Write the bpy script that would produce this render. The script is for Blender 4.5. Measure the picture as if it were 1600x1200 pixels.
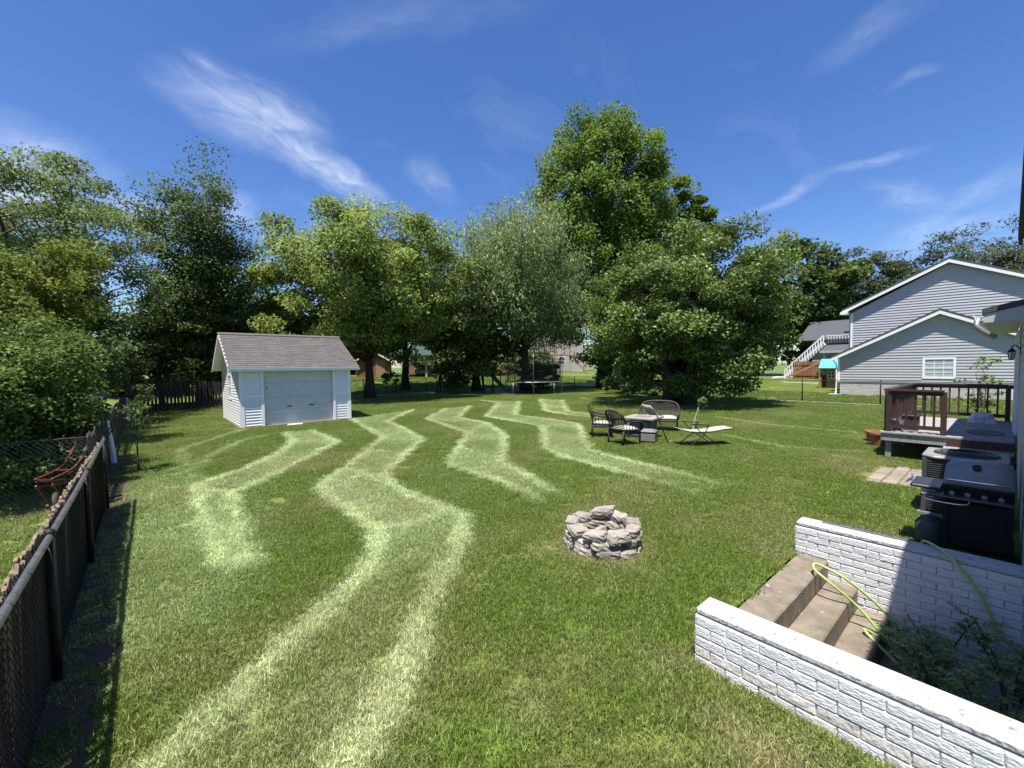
import bpy, math, random
import numpy as np
from mathutils import Matrix, Vector

for o in list(bpy.data.objects): bpy.data.objects.remove(o)
SC = bpy.context.scene
COL = SC.collection
rad = math.radians

# ------------------------------------------------------------------ camera
cd = bpy.data.cameras.new('camera'); cam = bpy.data.objects.new('camera', cd); COL.objects.link(cam)
cd.sensor_width = 36; cd.lens = 36*665/1600; cd.clip_start = .05; cd.clip_end = 3000
cam.matrix_world = (Matrix.Translation((0, 0, 2.15)) @ Matrix.Rotation(rad(-40.55), 4, 'Z')
                    @ Matrix.Rotation(rad(90-2.4), 4, 'X') @ Matrix.Rotation(rad(-.7), 4, 'Z'))
SC.camera = cam

# ------------------------------------------------------------------ sky, sun, exposure
SUN_TO = Vector((-.30, -.165, 1)).normalized()
SUN_EL = math.asin(SUN_TO.z); SUN_ROT = math.atan2(SUN_TO.x, SUN_TO.y)
W = bpy.data.worlds.new('World'); SC.world = W; W.use_nodes = True
nt = W.node_tree; nt.nodes.clear()
def N(t, **k):
    n = nt.nodes.new(t)
    for a, b in k.items(): setattr(n, a, b)
    return n
def L(a, b): nt.links.new(a, b)
out = N('ShaderNodeOutputWorld'); bg = N('ShaderNodeBackground'); bg.inputs[1].default_value = .062
sky = N('ShaderNodeTexSky', sky_type='NISHITA', sun_disc=False)
sky.sun_elevation = SUN_EL; sky.sun_rotation = SUN_ROT; sky.air_density = 1.0; sky.dust_density = .7; sky.ozone_density = 3.5; sky.altitude = 200
hs = N('ShaderNodeHueSaturation'); hs.inputs['Saturation'].default_value = 1.24; hs.inputs['Value'].default_value = 1.55; hs.inputs['Hue'].default_value = .512
L(sky.outputs[0], hs.inputs['Color'])
tc = N('ShaderNodeTexCoord'); sep = N('ShaderNodeSeparateXYZ'); L(tc.outputs['Generated'], sep.inputs[0])
def math_(op, a, b=None, clamp=False):
    n = N('ShaderNodeMath', operation=op, use_clamp=clamp)
    for i, v in enumerate((a, b)):
        if v is None: continue
        if isinstance(v, (int, float)): n.inputs[i].default_value = v
        else: L(v, n.inputs[i])
    return n.outputs[0]
zz = math_('ADD', math_('MAXIMUM', sep.outputs[2], 0.0), .25)
cmb = N('ShaderNodeCombineXYZ'); L(math_('DIVIDE', sep.outputs[0], zz), cmb.inputs[0]); L(math_('DIVIDE', sep.outputs[1], zz), cmb.inputs[1])
def noise_w(vec, scale, detail, dist=0., rough=.55):
    n = N('ShaderNodeTexNoise'); n.inputs['Scale'].default_value = scale; n.inputs['Detail'].default_value = detail
    n.inputs['Roughness'].default_value = rough; n.inputs['Distortion'].default_value = dist; L(vec, n.inputs['Vector']); return n.outputs[0]
warp = N('ShaderNodeTexNoise'); warp.inputs['Scale'].default_value = 5; warp.inputs['Detail'].default_value = 3; L(cmb.outputs[0], warp.inputs['Vector'])
wsub = N('ShaderNodeVectorMath', operation='SUBTRACT'); L(warp.outputs['Color'], wsub.inputs[0]); wsub.inputs[1].default_value = (.5, .5, .5)
wsc = N('ShaderNodeVectorMath', operation='SCALE'); L(wsub.outputs[0], wsc.inputs[0]); wsc.inputs['Scale'].default_value = .16
wadd = N('ShaderNodeVectorMath', operation='ADD'); L(cmb.outputs[0], wadd.inputs[0]); L(wsc.outputs[0], wadd.inputs[1])
def cloud(a, b, width, amount, fibre=9):
    a = Vector(a); b = Vector(b); c = (a+b)/2; d = b-a; ang = math.atan2(d.y, d.x)
    mp = N('ShaderNodeMapping', vector_type='TEXTURE'); mp.inputs['Location'].default_value = (c.x, c.y, 0)
    mp.inputs['Rotation'].default_value = (0, 0, ang); L(wadd.outputs[0], mp.inputs['Vector'])
    sc = N('ShaderNodeVectorMath', operation='MULTIPLY'); L(mp.outputs[0], sc.inputs[0]); sc.inputs[1].default_value = (1/(d.length*.62), 1/width, 0)
    ln = N('ShaderNodeVectorMath', operation='LENGTH'); L(sc.outputs[0], ln.inputs[0])
    fall = math_('SUBTRACT', 1.0, ln.outputs['Value'], True)
    fall = math_('POWER', fall, 1.3)
    st = N('ShaderNodeVectorMath', operation='MULTIPLY'); L(mp.outputs[0], st.inputs[0]); st.inputs[1].default_value = (3., fibre, 1)
    n = noise_w(st.outputs[0], 2.2, 7, .8, .6)
    n = math_('MULTIPLY', math_('SUBTRACT', n, .22, True), 1.75, True)
    return math_('MULTIPLY', math_('MULTIPLY', fall, n), amount)
clouds = [((.09, 1.12), (.21, 1.15), .035, .5, 14), ((.06, 1.17), (.42, 1.34), .17, .8, 6), ((.20, 1.28), (.52, 1.41), .10, .85, 8), ((.34, 1.33), (.66, 1.47), .09, .95, 8),
          ((.62, 1.17), (.83, 1.29), .07, .34, 8), ((1.69, .62), (1.57, .35), .05, .45, 9), ((1.58, .38), (1.62, .14), .045, .4, 9),
          ((1.72, .29), (2.0, .14), .08, .36, 8), ((1.97, .13), (2.28, .32), .10, .4, 6), ((2.02, .18), (1.8, -.04), .09, .32, 6),
          ((1.17, .32), (1.11, .10), .05, .22, 10), ((1.34, .23), (1.32, .10), .03, .25, 10), ((-.45, 2.1), (-.15, 1.55), .22, 1.1, 6),
          ((.18, 1.60), (.34, 1.9), .09, .5, 8), ((.2, 1.04), (.62, .64), .06, .16, 8), ((2.25, .35), (2.03, -.06), .12, .35, 8),
          ((-.1, 1.75), (.12, 2.0), .14, .7, 6)]
tot = None
for c in clouds:
    m = cloud(*c); tot = m if tot is None else math_('MAXIMUM', tot, m)
vst = N('ShaderNodeVectorMath', operation='MULTIPLY'); L(wadd.outputs[0], vst.inputs[0]); vst.inputs[1].default_value = (1.2, 2.6, 1)
veil = math_('MULTIPLY', math_('SUBTRACT', noise_w(vst.outputs[0], 1.4, 6, .6), .56, True), .35)
tot = math_('ADD', tot, veil, True)
mx = N('ShaderNodeMix', data_type='RGBA'); L(math_('MULTIPLY', tot, .9, True), mx.inputs[0]); L(hs.outputs[0], mx.inputs[6]); mx.inputs[7].default_value = (10.5, 11.2, 12.4, 1)
L(mx.outputs[2], bg.inputs[0]); L(bg.outputs[0], out.inputs[0])
sd = bpy.data.lights.new('sun', 'SUN'); sd.energy = 5.0; sd.angle = rad(.5); sd.color = (1, .955, .88)
sun = bpy.data.objects.new('sun', sd); COL.objects.link(sun); sun.rotation_euler = SUN_TO.to_track_quat('Z', 'Y').to_euler(); sun.location = (-20, -10, 60)
SC.view_settings.view_transform = 'Standard'; SC.view_settings.look = 'None'; SC.view_settings.exposure = 0.9; SC.view_settings.gamma = 1
SC.view_settings.use_curve_mapping = False
SC.cycles.max_bounces = 6; SC.cycles.diffuse_bounces = 3; SC.cycles.transmission_bounces = 4; SC.cycles.use_denoising = True

# ------------------------------------------------------------------ materials
def material(name, c1, c2=None, rough=.7, scale=6., bump=0., bscale=40., metal=0., spec=.5, rnd=.0, contrast=.5, detail=5, stretch=(1, 1, 1), stain=None):
    m = bpy.data.materials.new(name); m.use_nodes = True; t = m.node_tree; p = t.nodes['Principled BSDF']
    p.inputs['Roughness'].default_value = rough; p.inputs['Metallic'].default_value = metal; p.inputs['Specular IOR Level'].default_value = spec
    c2 = c2 or tuple(x*.7 for x in c1)
    co = t.nodes.new('ShaderNodeTexCoord'); mp = t.nodes.new('ShaderNodeMapping'); mp.inputs['Scale'].default_value = stretch
    oi = t.nodes.new('ShaderNodeObjectInfo')
    ad = t.nodes.new('ShaderNodeVectorMath'); ad.operation = 'MULTIPLY_ADD'; t.links.new(oi.outputs['Random'], ad.inputs[0]); ad.inputs[1].default_value = (37, 23, 11)
    t.links.new(co.outputs['Object'], ad.inputs[2]); t.links.new(ad.outputs[0], mp.inputs[0])
    n = t.nodes.new('ShaderNodeTexNoise'); n.inputs['Scale'].default_value = scale; n.inputs['Detail'].default_value = detail; n.inputs['Roughness'].default_value = .6
    t.links.new(mp.outputs[0], n.inputs['Vector'])
    r = t.nodes.new('ShaderNodeValToRGB'); r.color_ramp.elements[0].position = .5-contrast*.4; r.color_ramp.elements[1].position = .5+contrast*.4
    r.color_ramp.elements[0].color = (*c2, 1); r.color_ramp.elements[1].color = (*c1, 1); t.links.new(n.outputs[0], r.inputs[0])
    colr = r.outputs[0]
    if stain:
        n3 = t.nodes.new('ShaderNodeTexNoise'); n3.inputs['Scale'].default_value = stain[1]; n3.inputs['Detail'].default_value = 6
        t.links.new(mp.outputs[0], n3.inputs['Vector'])
        r3 = t.nodes.new('ShaderNodeValToRGB'); r3.color_ramp.elements[0].position = stain[2]; r3.color_ramp.elements[1].position = stain[2]+.12
        t.links.new(n3.outputs[0], r3.inputs[0])
        x3 = t.nodes.new('ShaderNodeMix'); x3.data_type = 'RGBA'; t.links.new(r3.outputs[0], x3.inputs[0]); t.links.new(colr, x3.inputs[6]); x3.inputs[7].default_value = (*stain[0], 1)
        colr = x3.outputs[2]
    if rnd:
        h = t.nodes.new('ShaderNodeHueSaturation'); mr = t.nodes.new('ShaderNodeMapRange'); mr.inputs['To Min'].default_value = 1-rnd; mr.inputs['To Max'].default_value = 1+rnd
        t.links.new(oi.outputs['Random'], mr.inputs[0]); t.links.new(mr.outputs[0], h.inputs['Value']); t.links.new(colr, h.inputs['Color']); colr = h.outputs[0]
    t.links.new(colr, p.inputs['Base Color'])
    if bump:
        n2 = t.nodes.new('ShaderNodeTexNoise'); n2.inputs['Scale'].default_value = bscale; n2.inputs['Detail'].default_value = 6
        t.links.new(mp.outputs[0], n2.inputs['Vector'])
        b = t.nodes.new('ShaderNodeBump'); b.inputs['Strength'].default_value = bump; b.inputs['Distance'].default_value = .02
        t.links.new(n2.outputs[0], b.inputs['Height']); t.links.new(b.outputs[0], p.inputs['Normal'])
    return m
def leafmat(name, dark, light, trans=.35, rough=.55, spec=.2, warm=None):
    m = bpy.data.materials.new(name); m.use_nodes = True; t = m.node_tree; p = t.nodes['Principled BSDF']; o = t.nodes['Material Output']
    a = t.nodes.new('ShaderNodeAttribute'); a.attribute_name = 'tone'
    r = t.nodes.new('ShaderNodeValToRGB'); r.color_ramp.elements[0].color = (*dark, 1); r.color_ramp.elements[1].color = (*light, 1)
    if warm: e = r.color_ramp.elements.new(.96); e.color = (*light, 1); r.color_ramp.elements[2].color = (*warm, 1)
    t.links.new(a.outputs['Fac'], r.inputs[0]); t.links.new(r.outputs[0], p.inputs['Base Color'])
    p.inputs['Roughness'].default_value = rough; p.inputs['Specular IOR Level'].default_value = spec
    tr = t.nodes.new('ShaderNodeBsdfTranslucent')
    h = t.nodes.new('ShaderNodeHueSaturation'); h.inputs['Value'].default_value = 1.5; h.inputs['Hue'].default_value = .485; t.links.new(r.outputs[0], h.inputs['Color']); t.links.new(h.outputs[0], tr.inputs[0])
    x = t.nodes.new('ShaderNodeMixShader'); x.inputs[0].default_value = trans; t.links.new(p.outputs[0], x.inputs[1]); t.links.new(tr.outputs[0], x.inputs[2])
    t.links.new(x.outputs[0], o.inputs['Surface']); return m
MAT = {}
def mk(n, *a, **k): MAT[n] = material(n, *a, **k)
mk('white_siding', (.80, .80, .80), (.72, .72, .72), rough=.45, scale=3, rnd=.03, stretch=(1, 1, 6))
mk('white_trim', (.82, .82, .82), (.74, .74, .73), rough=.4, scale=5)
mk('shed_door', (.60, .62, .61), (.52, .54, .53), rough=.5, scale=2.5, stain=((.45, .45, .42), 5, .66))
mk('shingle', (.125, .112, .108), (.075, .066, .064), rough=.95, scale=14, rnd=.16, bump=.5, bscale=120)
mk('dark_shingle', (.075, .08, .09), (.05, .055, .06), rough=.95, scale=10, rnd=.1, bump=.4, bscale=80)
mk('grey_siding', (.41, .41, .425), (.365, .365, .38), rough=.5, scale=2, rnd=.025, stretch=(1, 1, 5))
mk('cream_siding', (.50, .52, .50), (.42, .44, .43), rough=.55, scale=3, rnd=.03)
mk('foundation', (.62, .60, .57), (.50, .48, .46), rough=.8, scale=8, rnd=.08)
mk('glass', (.05, .07, .08), (.03, .04, .05), rough=.05, spec=.8)
mk('blind', (.42, .46, .48), (.34, .38, .40), rough=.3, scale=3)
mk('black_metal', (.010, .010, .011), (.016, .016, .016), rough=.55, spec=.3)
mk('worn_rail', (.22, .225, .235), (.09, .095, .10), rough=.34, metal=.5, scale=30, contrast=.6)
mk('grey_metal', (.33, .34, .35), (.22, .22, .23), rough=.4, metal=.6, scale=20)
mk('galvanised', (.40, .41, .42), (.30, .31, .32), rough=.45, metal=.7, scale=20)
mk('slat_wood', (.23, .175, .105), (.10, .075, .048), rough=.9, scale=9, rnd=.3, stretch=(4, 4, .6), bump=.4, bscale=30)
mk('old_picket', (.045, .038, .032), (.022, .019, .016), rough=.9, scale=6, rnd=.3, stretch=(4, 4, .6))
mk('red_wood', (.28, .11, .055), (.17, .065, .035), rough=.85, scale=6, rnd=.2, stretch=(4, 4, .6))
mk('tan_wood', (.36, .25, .14), (.26, .17, .09), rough=.85, scale=5, rnd=.15, stretch=(4, 4, .6))
mk('rail_wood', (.060, .026, .020), (.035, .017, .014), rough=.6, scale=8, rnd=.2, stretch=(3, 3, .8), bump=.2)
mk('deck_wood', (.37, .36, .35), (.20, .19, .18), rough=.85, scale=10, rnd=.14, stretch=(1, 8, 1), bump=.3, stain=((.16, .15, .14), 4, .60))
mk('painted_brick', (.68, .68, .67), (.58, .58, .57), rough=.75, scale=14, rnd=.05, bump=.6, bscale=38, stretch=(1, 1, 2.5), stain=((.58, .57, .54), 6, .63))
mk('dirty_brick', (.64, .61, .56), (.50, .45, .38), rough=.8, scale=9, rnd=.1, bump=.6, bscale=32, contrast=.7, stain=((.40, .34, .26), 7, .62))
mk('paint_cap', (.50, .50, .49), (.36, .36, .35), rough=.75, scale=22, bump=.8, bscale=40, contrast=.7, stain=((.17, .17, .16), 26, .60))
mk('step_concrete', (.27, .225, .17), (.10, .08, .058), rough=.9, scale=5, contrast=.7, bump=.35, bscale=60, stain=((.36, .33, .29), 16, .64))
mk('paver', (.29, .25, .20), (.20, .17, .135), rough=.9, scale=12, rnd=.18, bump=.3, bscale=60)
mk('stone', (.40, .36, .30), (.19, .165, .135), rough=.92, scale=9, rnd=.28, bump=1., bscale=34, contrast=.8, stain=((.33, .30, .20), 9, .62))
mk('soil', (.10, .068, .038), (.05, .034, .02), rough=1, scale=9, bump=.6, bscale=30)
mk('bark', (.085, .068, .052), (.035, .028, .022), rough=.95, scale=7, stretch=(3, 3, .5), bump=.7, bscale=22)
mk('grey_bark', (.16, .145, .12), (.075, .066, .055), rough=.95, scale=7, stretch=(3, 3, .5), bump=.6, bscale=22)
mk('pale_bark', (.42, .38, .32), (.28, .25, .2), rough=.9, scale=12)
mk('red_paint', (.17, .035, .03), (.08, .026, .022), rough=.5, scale=20, contrast=.7)
mk('rubber', (.025, .025, .025), (.05, .045, .04), rough=.85, scale=12)
mk('tan_paint', (.48, .42, .30), (.36, .30, .21), rough=.6)
mk('wicker', (.032, .025, .023), (.016, .013, .012), rough=.6, scale=40)
mk('cushion', (.42, .39, .35), (.33, .305, .27), rough=.9, scale=8, bump=.2, bscale=90)
mk('tile_top', (.33, .30, .25), (.26, .235, .20), rough=.6, scale=8)
mk('charcoal', (.075, .072, .07), (.05, .048, .047), rough=.6, scale=8)
mk('grey_panel', (.20, .195, .19), (.15, .145, .14), rough=.7, scale=8)
mk('sling', (.42, .38, .32), (.35, .31, .26), rough=.9, scale=20)
mk('slide_green', (.05, .13, .10), (.03, .085, .065), rough=.3, scale=6)
mk('hose', (.40, .52, .16), (.32, .43, .12), rough=.4, scale=30)
mk('ac_paint', (.075, .074, .07), (.05, .05, .048), rough=.5, scale=9)
mk('ac_top', (.27, .27, .26), (.21, .21, .20), rough=.45, scale=9)
mk('grill_lid', (.24, .245, .25), (.19, .195, .20), rough=.42, metal=.2, scale=9)
mk('chrome', (.6, .6, .6), (.5, .5, .5), rough=.2, metal=1)
mk('grill_shelf', (.03, .032, .045), (.02, .02, .028), rough=.3)
mk('terracotta', (.40, .15, .075), (.28, .10, .055), rough=.85, scale=9, rnd=.12)
mk('tarp', (.55, .58, .63), (.40, .43, .48), rough=.6, scale=7)
mk('teal', (.10, .52, .55), (.08, .44, .47), rough=.7, scale=6)
mk('gravel', (.45, .42, .37), (.34, .31, .27), rough=1, scale=20, bump=.4)
mk('green_roof', (.03, .06, .05), (.02, .045, .035), rough=.8)
mk('beige_wall', (.40, .39, .37), (.34, .33, .31), rough=.7, scale=3)
mk('red_leaf', (.25, .10, .08), (.14, .07, .05), rough=.7)
mk('red_plastic', (.45, .02, .02), (.35, .015, .015), rough=.35)
mk('lamp_glass', (.5, .48, .42), (.4, .38, .33), rough=.2)
MAT['maple_leaf'] = leafmat('maple_leaf', (0.056, 0.094, 0.018), (0.32, 0.4, 0.1), .32)
MAT['tall_leaf'] = leafmat('tall_leaf', (0.042, 0.088, 0.014), (0.2, 0.29, 0.052), .32)
MAT['willow_leaf'] = leafmat('willow_leaf', (0.085, 0.125, 0.042), (0.31, 0.385, 0.16), .30, rough=.5)
MAT['cherry_leaf'] = leafmat('cherry_leaf', (0.03, 0.06, 0.012), (0.205, 0.285, 0.062), .28, rough=.48, spec=.35)
MAT['dark_leaf'] = leafmat('dark_leaf', (0.03, 0.056, 0.015), (0.15, 0.21, 0.062), .28)
MAT['locust_leaf'] = leafmat('locust_leaf', (0.058, 0.092, 0.028), (0.25, 0.32, 0.11), .34, rough=.45)
MAT['olive_leaf'] = leafmat('olive_leaf', (0.05, 0.08, 0.015), (0.2, 0.255, 0.045), .38)
MAT['bush_leaf'] = leafmat('bush_leaf', (0.034, 0.062, 0.012), (0.16, 0.225, 0.05), .30)
MAT['pine_leaf'] = leafmat('pine_leaf', (0.04, 0.06, 0.024), (0.12, 0.14, 0.058), .2, rough=.6)
MAT['far_leaf'] = leafmat('far_leaf', (0.03, 0.058, 0.014), (0.125, 0.18, 0.042), .3)
MAT['nandina_leaf'] = leafmat('nandina_leaf', (0.09, 0.16, 0.05), (0.28, 0.38, 0.13), .3, rough=.4)

# ------------------------------------------------------------------ geometry helpers
class MB:
    def __init__(s): s.v = []; s.f = []
    def add(s, vs, fs):
        k = len(s.v); s.v += [tuple(v) for v in vs]; s.f += [tuple(i+k for i in f) for f in fs]; return s
    def box(s, lo, hi):
        (a, b, c), (d, e, f) = lo, hi
        return s.add([(a, b, c), (d, b, c), (d, e, c), (a, e, c), (a, b, f), (d, b, f), (d, e, f), (a, e, f)],
                     [(0, 3, 2, 1), (4, 5, 6, 7), (0, 1, 5, 4), (1, 2, 6, 5), (2, 3, 7, 6), (3, 0, 4, 7)])
    def bar(s, p, q, w, h=None, up=(0, 0, 1)):
        h = h or w; p = Vector(p); q = Vector(q); d = (q-p).normalized(); u = Vector(up)
        if abs(d.dot(u)) > .99: u = Vector((1, 0, 0))
        x = d.cross(u).normalized(); y = x.cross(d)
        vs = [c+x*a*w/2+y*b*h/2 for c in (p, q) for a, b in ((-1, -1), (1, -1), (1, 1), (-1, 1))]
        return s.add(vs, [(0, 1, 2, 3), (7, 6, 5, 4), (0, 4, 5, 1), (1, 5, 6, 2), (2, 6, 7, 3), (3, 7, 4, 0)])
    def tube(s, pts, r, n=8, cap=True):
        pts = [Vector(p) for p in pts]; m = len(pts); rs = r if isinstance(r, (list, tuple)) else [r]*m
        k0 = len(s.v); pu = None
        for i, p in enumerate(pts):
            d = (pts[min(i+1, m-1)]-pts[max(i-1, 0)]).normalized()
            if pu is None:
                u = Vector((0, 0, 1)) if abs(d.z) < .9 else Vector((1, 0, 0)); x = d.cross(u).normalized()
            else:
                x = (pu - d*pu.dot(d)); x = x.normalized() if x.length > 1e-6 else d.orthogonal().normalized()
            pu = x; y = d.cross(x)
            for j in range(n):
                a = 2*math.pi*j/n; s.v.append(tuple(p+(x*math.cos(a)+y*math.sin(a))*rs[i]))
        for i in range(m-1):
            for j in range(n):
                a = k0+i*n+j; b = k0+i*n+(j+1) % n; s.f.append((a, b, b+n, a+n))
        if cap: s.f.append(tuple(k0+j for j in reversed(range(n)))); s.f.append(tuple(k0+(m-1)*n+j for j in range(n)))
        return s
    def prism(s, poly, f0, f1):
        """poly: list of 2D; f0/f1 map a 2D point to the two 3D ends"""
        n = len(poly); vs = [f0(*p) for p in poly]+[f1(*p) for p in poly]
        return s.add(vs, [tuple(range(n))[::-1], tuple(range(n, 2*n))]+[(i, (i+1) % n, n+(i+1) % n, n+i) for i in range(n)])
    def lathe(s, prof, n=20, c=(0, 0, 0)):
        k = len(s.v)
        for r, z in prof:
            for j in range(n):
                a = 2*math.pi*j/n; s.v.append((c[0]+r*math.cos(a), c[1]+r*math.sin(a), c[2]+z))
        for i in range(len(prof)-1):
            for j in range(n):
                a = k+i*n+j; b = k+i*n+(j+1) % n; s.f.append((a, b, b+n, a+n))
        s.f.append(tuple(k+j for j in reversed(range(n)))); s.f.append(tuple(k+(len(prof)-1)*n+j for j in range(n)))
        return s
    def mesh(s, name, m, smooth=False, bevel=0):
        me = bpy.data.meshes.new(name); me.from_pydata(s.v, [], s.f); me.validate(); me.materials.append(MAT[m])
        import bmesh as _b
        bm = _b.new(); bm.from_mesh(me); _b.ops.recalc_face_normals(bm, faces=bm.faces[:])
        if bevel: _b.ops.bevel(bm, geom=bm.edges[:], offset=bevel, segments=1, affect='EDGES')
        bm.to_mesh(me); bm.free()
        if smooth:
            for p in me.polygons: p.use_smooth = True
        return me
def link(name, me, parent=None, loc=None, rot=None, scale=None):
    o = bpy.data.objects.new(name, me); COL.objects.link(o); o.parent = parent
    if loc is not None: o.location = loc
    if rot is not None: o.rotation_euler = rot
    if scale is not None: o.scale = scale
    return o
def tag(o, label, cat, group=None):
    o['label'] = label; o['category'] = cat
    if group: o['group'] = group
    return o
def thing(name, label, cat, loc=(0, 0, 0), rz=0, group=None):
    o = link(name, None, None, loc, (0, 0, rz)); o.empty_display_size = .1
    return tag(o, label, cat, group)
def part(name, mb, m, parent, smooth=False, bevel=0, label=None, stuff=False):
    o = link(name, mb.mesh(name, m, smooth, bevel), parent)
    if label: o['label'] = label
    if stuff: o['kind'] = 'stuff'
    return o
def struct(o): o['kind'] = 'structure'; return o
def B(lo, hi): return MB().box(lo, hi)
def curve(pts, k=6):
    """Catmull-Rom through the points"""
    pts = [Vector(p) for p in pts]; out_ = []
    for i in range(len(pts)-1):
        p0, p1, p2, p3 = pts[max(i-1, 0)], pts[i], pts[i+1], pts[min(i+2, len(pts)-1)]
        for j in range(k):
            t = j/k; out_.append(.5*((2*p1)+(p2-p0)*t+(2*p0-5*p1+4*p2-p3)*t*t+(3*p1-p0-3*p2+p3)*t**3))
    return out_+[pts[-1]]

# ------------------------------------------------------------------ ground
def smooth01(t): t = np.clip(t, 0, 1); return t*t*(3-2*t)
def terrain(x, y):
    x = np.asarray(x, float); y = np.asarray(y, float)
    return np.maximum(1.15*smooth01((y-33)/16), .55*smooth01((x-36)/16)) * 1.0
def tz(x, y): return float(terrain(x, y))

STRIPES = {
'X1': [(3.18,9.11),(3.36,7.56)],
'X2': [(5.45,12.45),(6.67,13.44)],
'X3': [(2.28,5.46),(2.65,5.28),(3.31,5.37)],
'X4': [(0.6,9.63),(1.0,8.71)],
'X5': [(7.81,11.32),(9.72,12.89)],
'X6': [(4.94,8.0),(5.97,7.37)],
'X7': [(7.72,7.72),(10.01,8.42)],
'X8': [(3.18,13.59),(3.78,13.15)],
'X9': [(10.97,14.54),(12.14,14.0)],
'A_out': [(4.25,15.67),(4.12,12.67),(2.67,10.7),(1.73,9.47),(1.0,8.71),(0.92,7.56),(0.82,6.61),(0.8,5.66),(0.82,5.26)],
'A_in': [(3.45,15.87),(3.18,13.59),(2.35,11.8),(1.59,10.78),(0.81,9.96),(0.6,9.63),(0.55,8.57),(0.55,7.04),(0.54,6.12),(0.59,5.34)],
'Z1': [(2.93,15.64),(2.02,14.88),(1.14,12.96),(0.55,11.21),(0.64,9.42)],
'Z2': [(2.51,17.63),(1.23,15.66),(0.63,14.48),(0.59,11.81)],
'B_l': [(6.47,17.96),(5.45,12.45),(3.28,9.42),(2.28,8.11),(2.25,6.87),(2.28,5.46),(1.92,4.71),(1.55,4.25),(1.1,3.89),(0.78,3.65),(0.43,3.3),(0.16,3.09),(-0.01,2.99),(-0.15,2.87)],
'B_r': [(10.03,19.45),(7.19,16.03),(6.67,13.44),(6.12,11.31),(4.68,9.56),(3.67,8.34),(3.36,7.56),(3.29,6.31),(3.33,5.46),(3.4,5.1),(2.87,4.38),(2.39,3.89),(1.81,3.33),(1.35,2.81),(0.96,2.45),(0.72,2.28),(0.57,2.15)],
'C_l': [(11.6,18.68),(8.71,15.63),(7.81,11.32),(4.94,8.0),(4.95,6.92),(4.96,6.13),(4.67,4.72)],
'C_r': [(13.19,18.96),(9.85,15.07),(9.72,12.89),(8.31,10.11),(5.97,7.37),(5.45,5.79),(5.15,4.72),(5.06,4.27)],
'D_l': [(15.93,21.62),(15.52,19.31),(10.97,14.54),(10.69,11.89),(10.52,10.63),(7.72,7.72),(7.32,6.62),(7.11,4.75),(6.96,3.69),(6.74,2.89)],
'D_r': [(16.88,19.1),(12.14,14.0),(12.12,12.09),(11.85,10.21),(10.01,8.42),(8.4,6.83),(8.05,5.38),(7.84,4.06),(7.67,3.03)],
'E_l': [(19.1,19.5),(14.16,14.12),(13.76,12.29),(13.89,10.84)],
'E_r': [(19.24,17.8),(14.83,13.4),(14.51,11.5)],
'F1': [(17.29,7.59),(16.31,5.41),(16.22,3.09)],
'F2': [(13.07,5.54),(12.2,3.6),(12.84,2.31)],
'F3': [(21.49,18.34),(19.87,14.39),(19.49,12.51)],
}
WEAK = {'X1': .8, 'X2': .7, 'X3': .75, 'X4': .8, 'X5': .7, 'X6': .75, 'X7': .65, 'X8': .6, 'X9': .6, 'Z1': .45, 'Z2': .4, 'F1': .4, 'F2': .35, 'F3': .5, 'C_l': .9}
DRY = [(2.03,2.0,.22,1), (5.29,1.75,.2,.7), (2.72,1.5,.18,.9), (2.75,1.25,.2,.9), (1.98,6.99,.5,.5), (2.6,1.0,.2,.7), (3.7,2.75,.3,1), (4.2,2.6,.2,.9), (3.4,3.5,.2,.6),
       (3.0,6.0,.5,.4), (2.5,.75,.25,.8), (2.2,10.5,.7,.5), (5.1,6.2,.5,.35), (2.4,18,.35,.9), (2.5,20,.3,.8), (11.9,2.4,.3,.5), (8.6,2.6,.4,.35)]
def wob(x, y, f, s):
    r = np.random.RandomState(s); o = np.zeros_like(x)
    for k in range(5):
        a, p = r.uniform(0, 6.28, 2); g = f*r.uniform(.6, 1.7); o += np.sin(g*(x*math.cos(a)+y*math.sin(a))+p)
    return o/5
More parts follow.
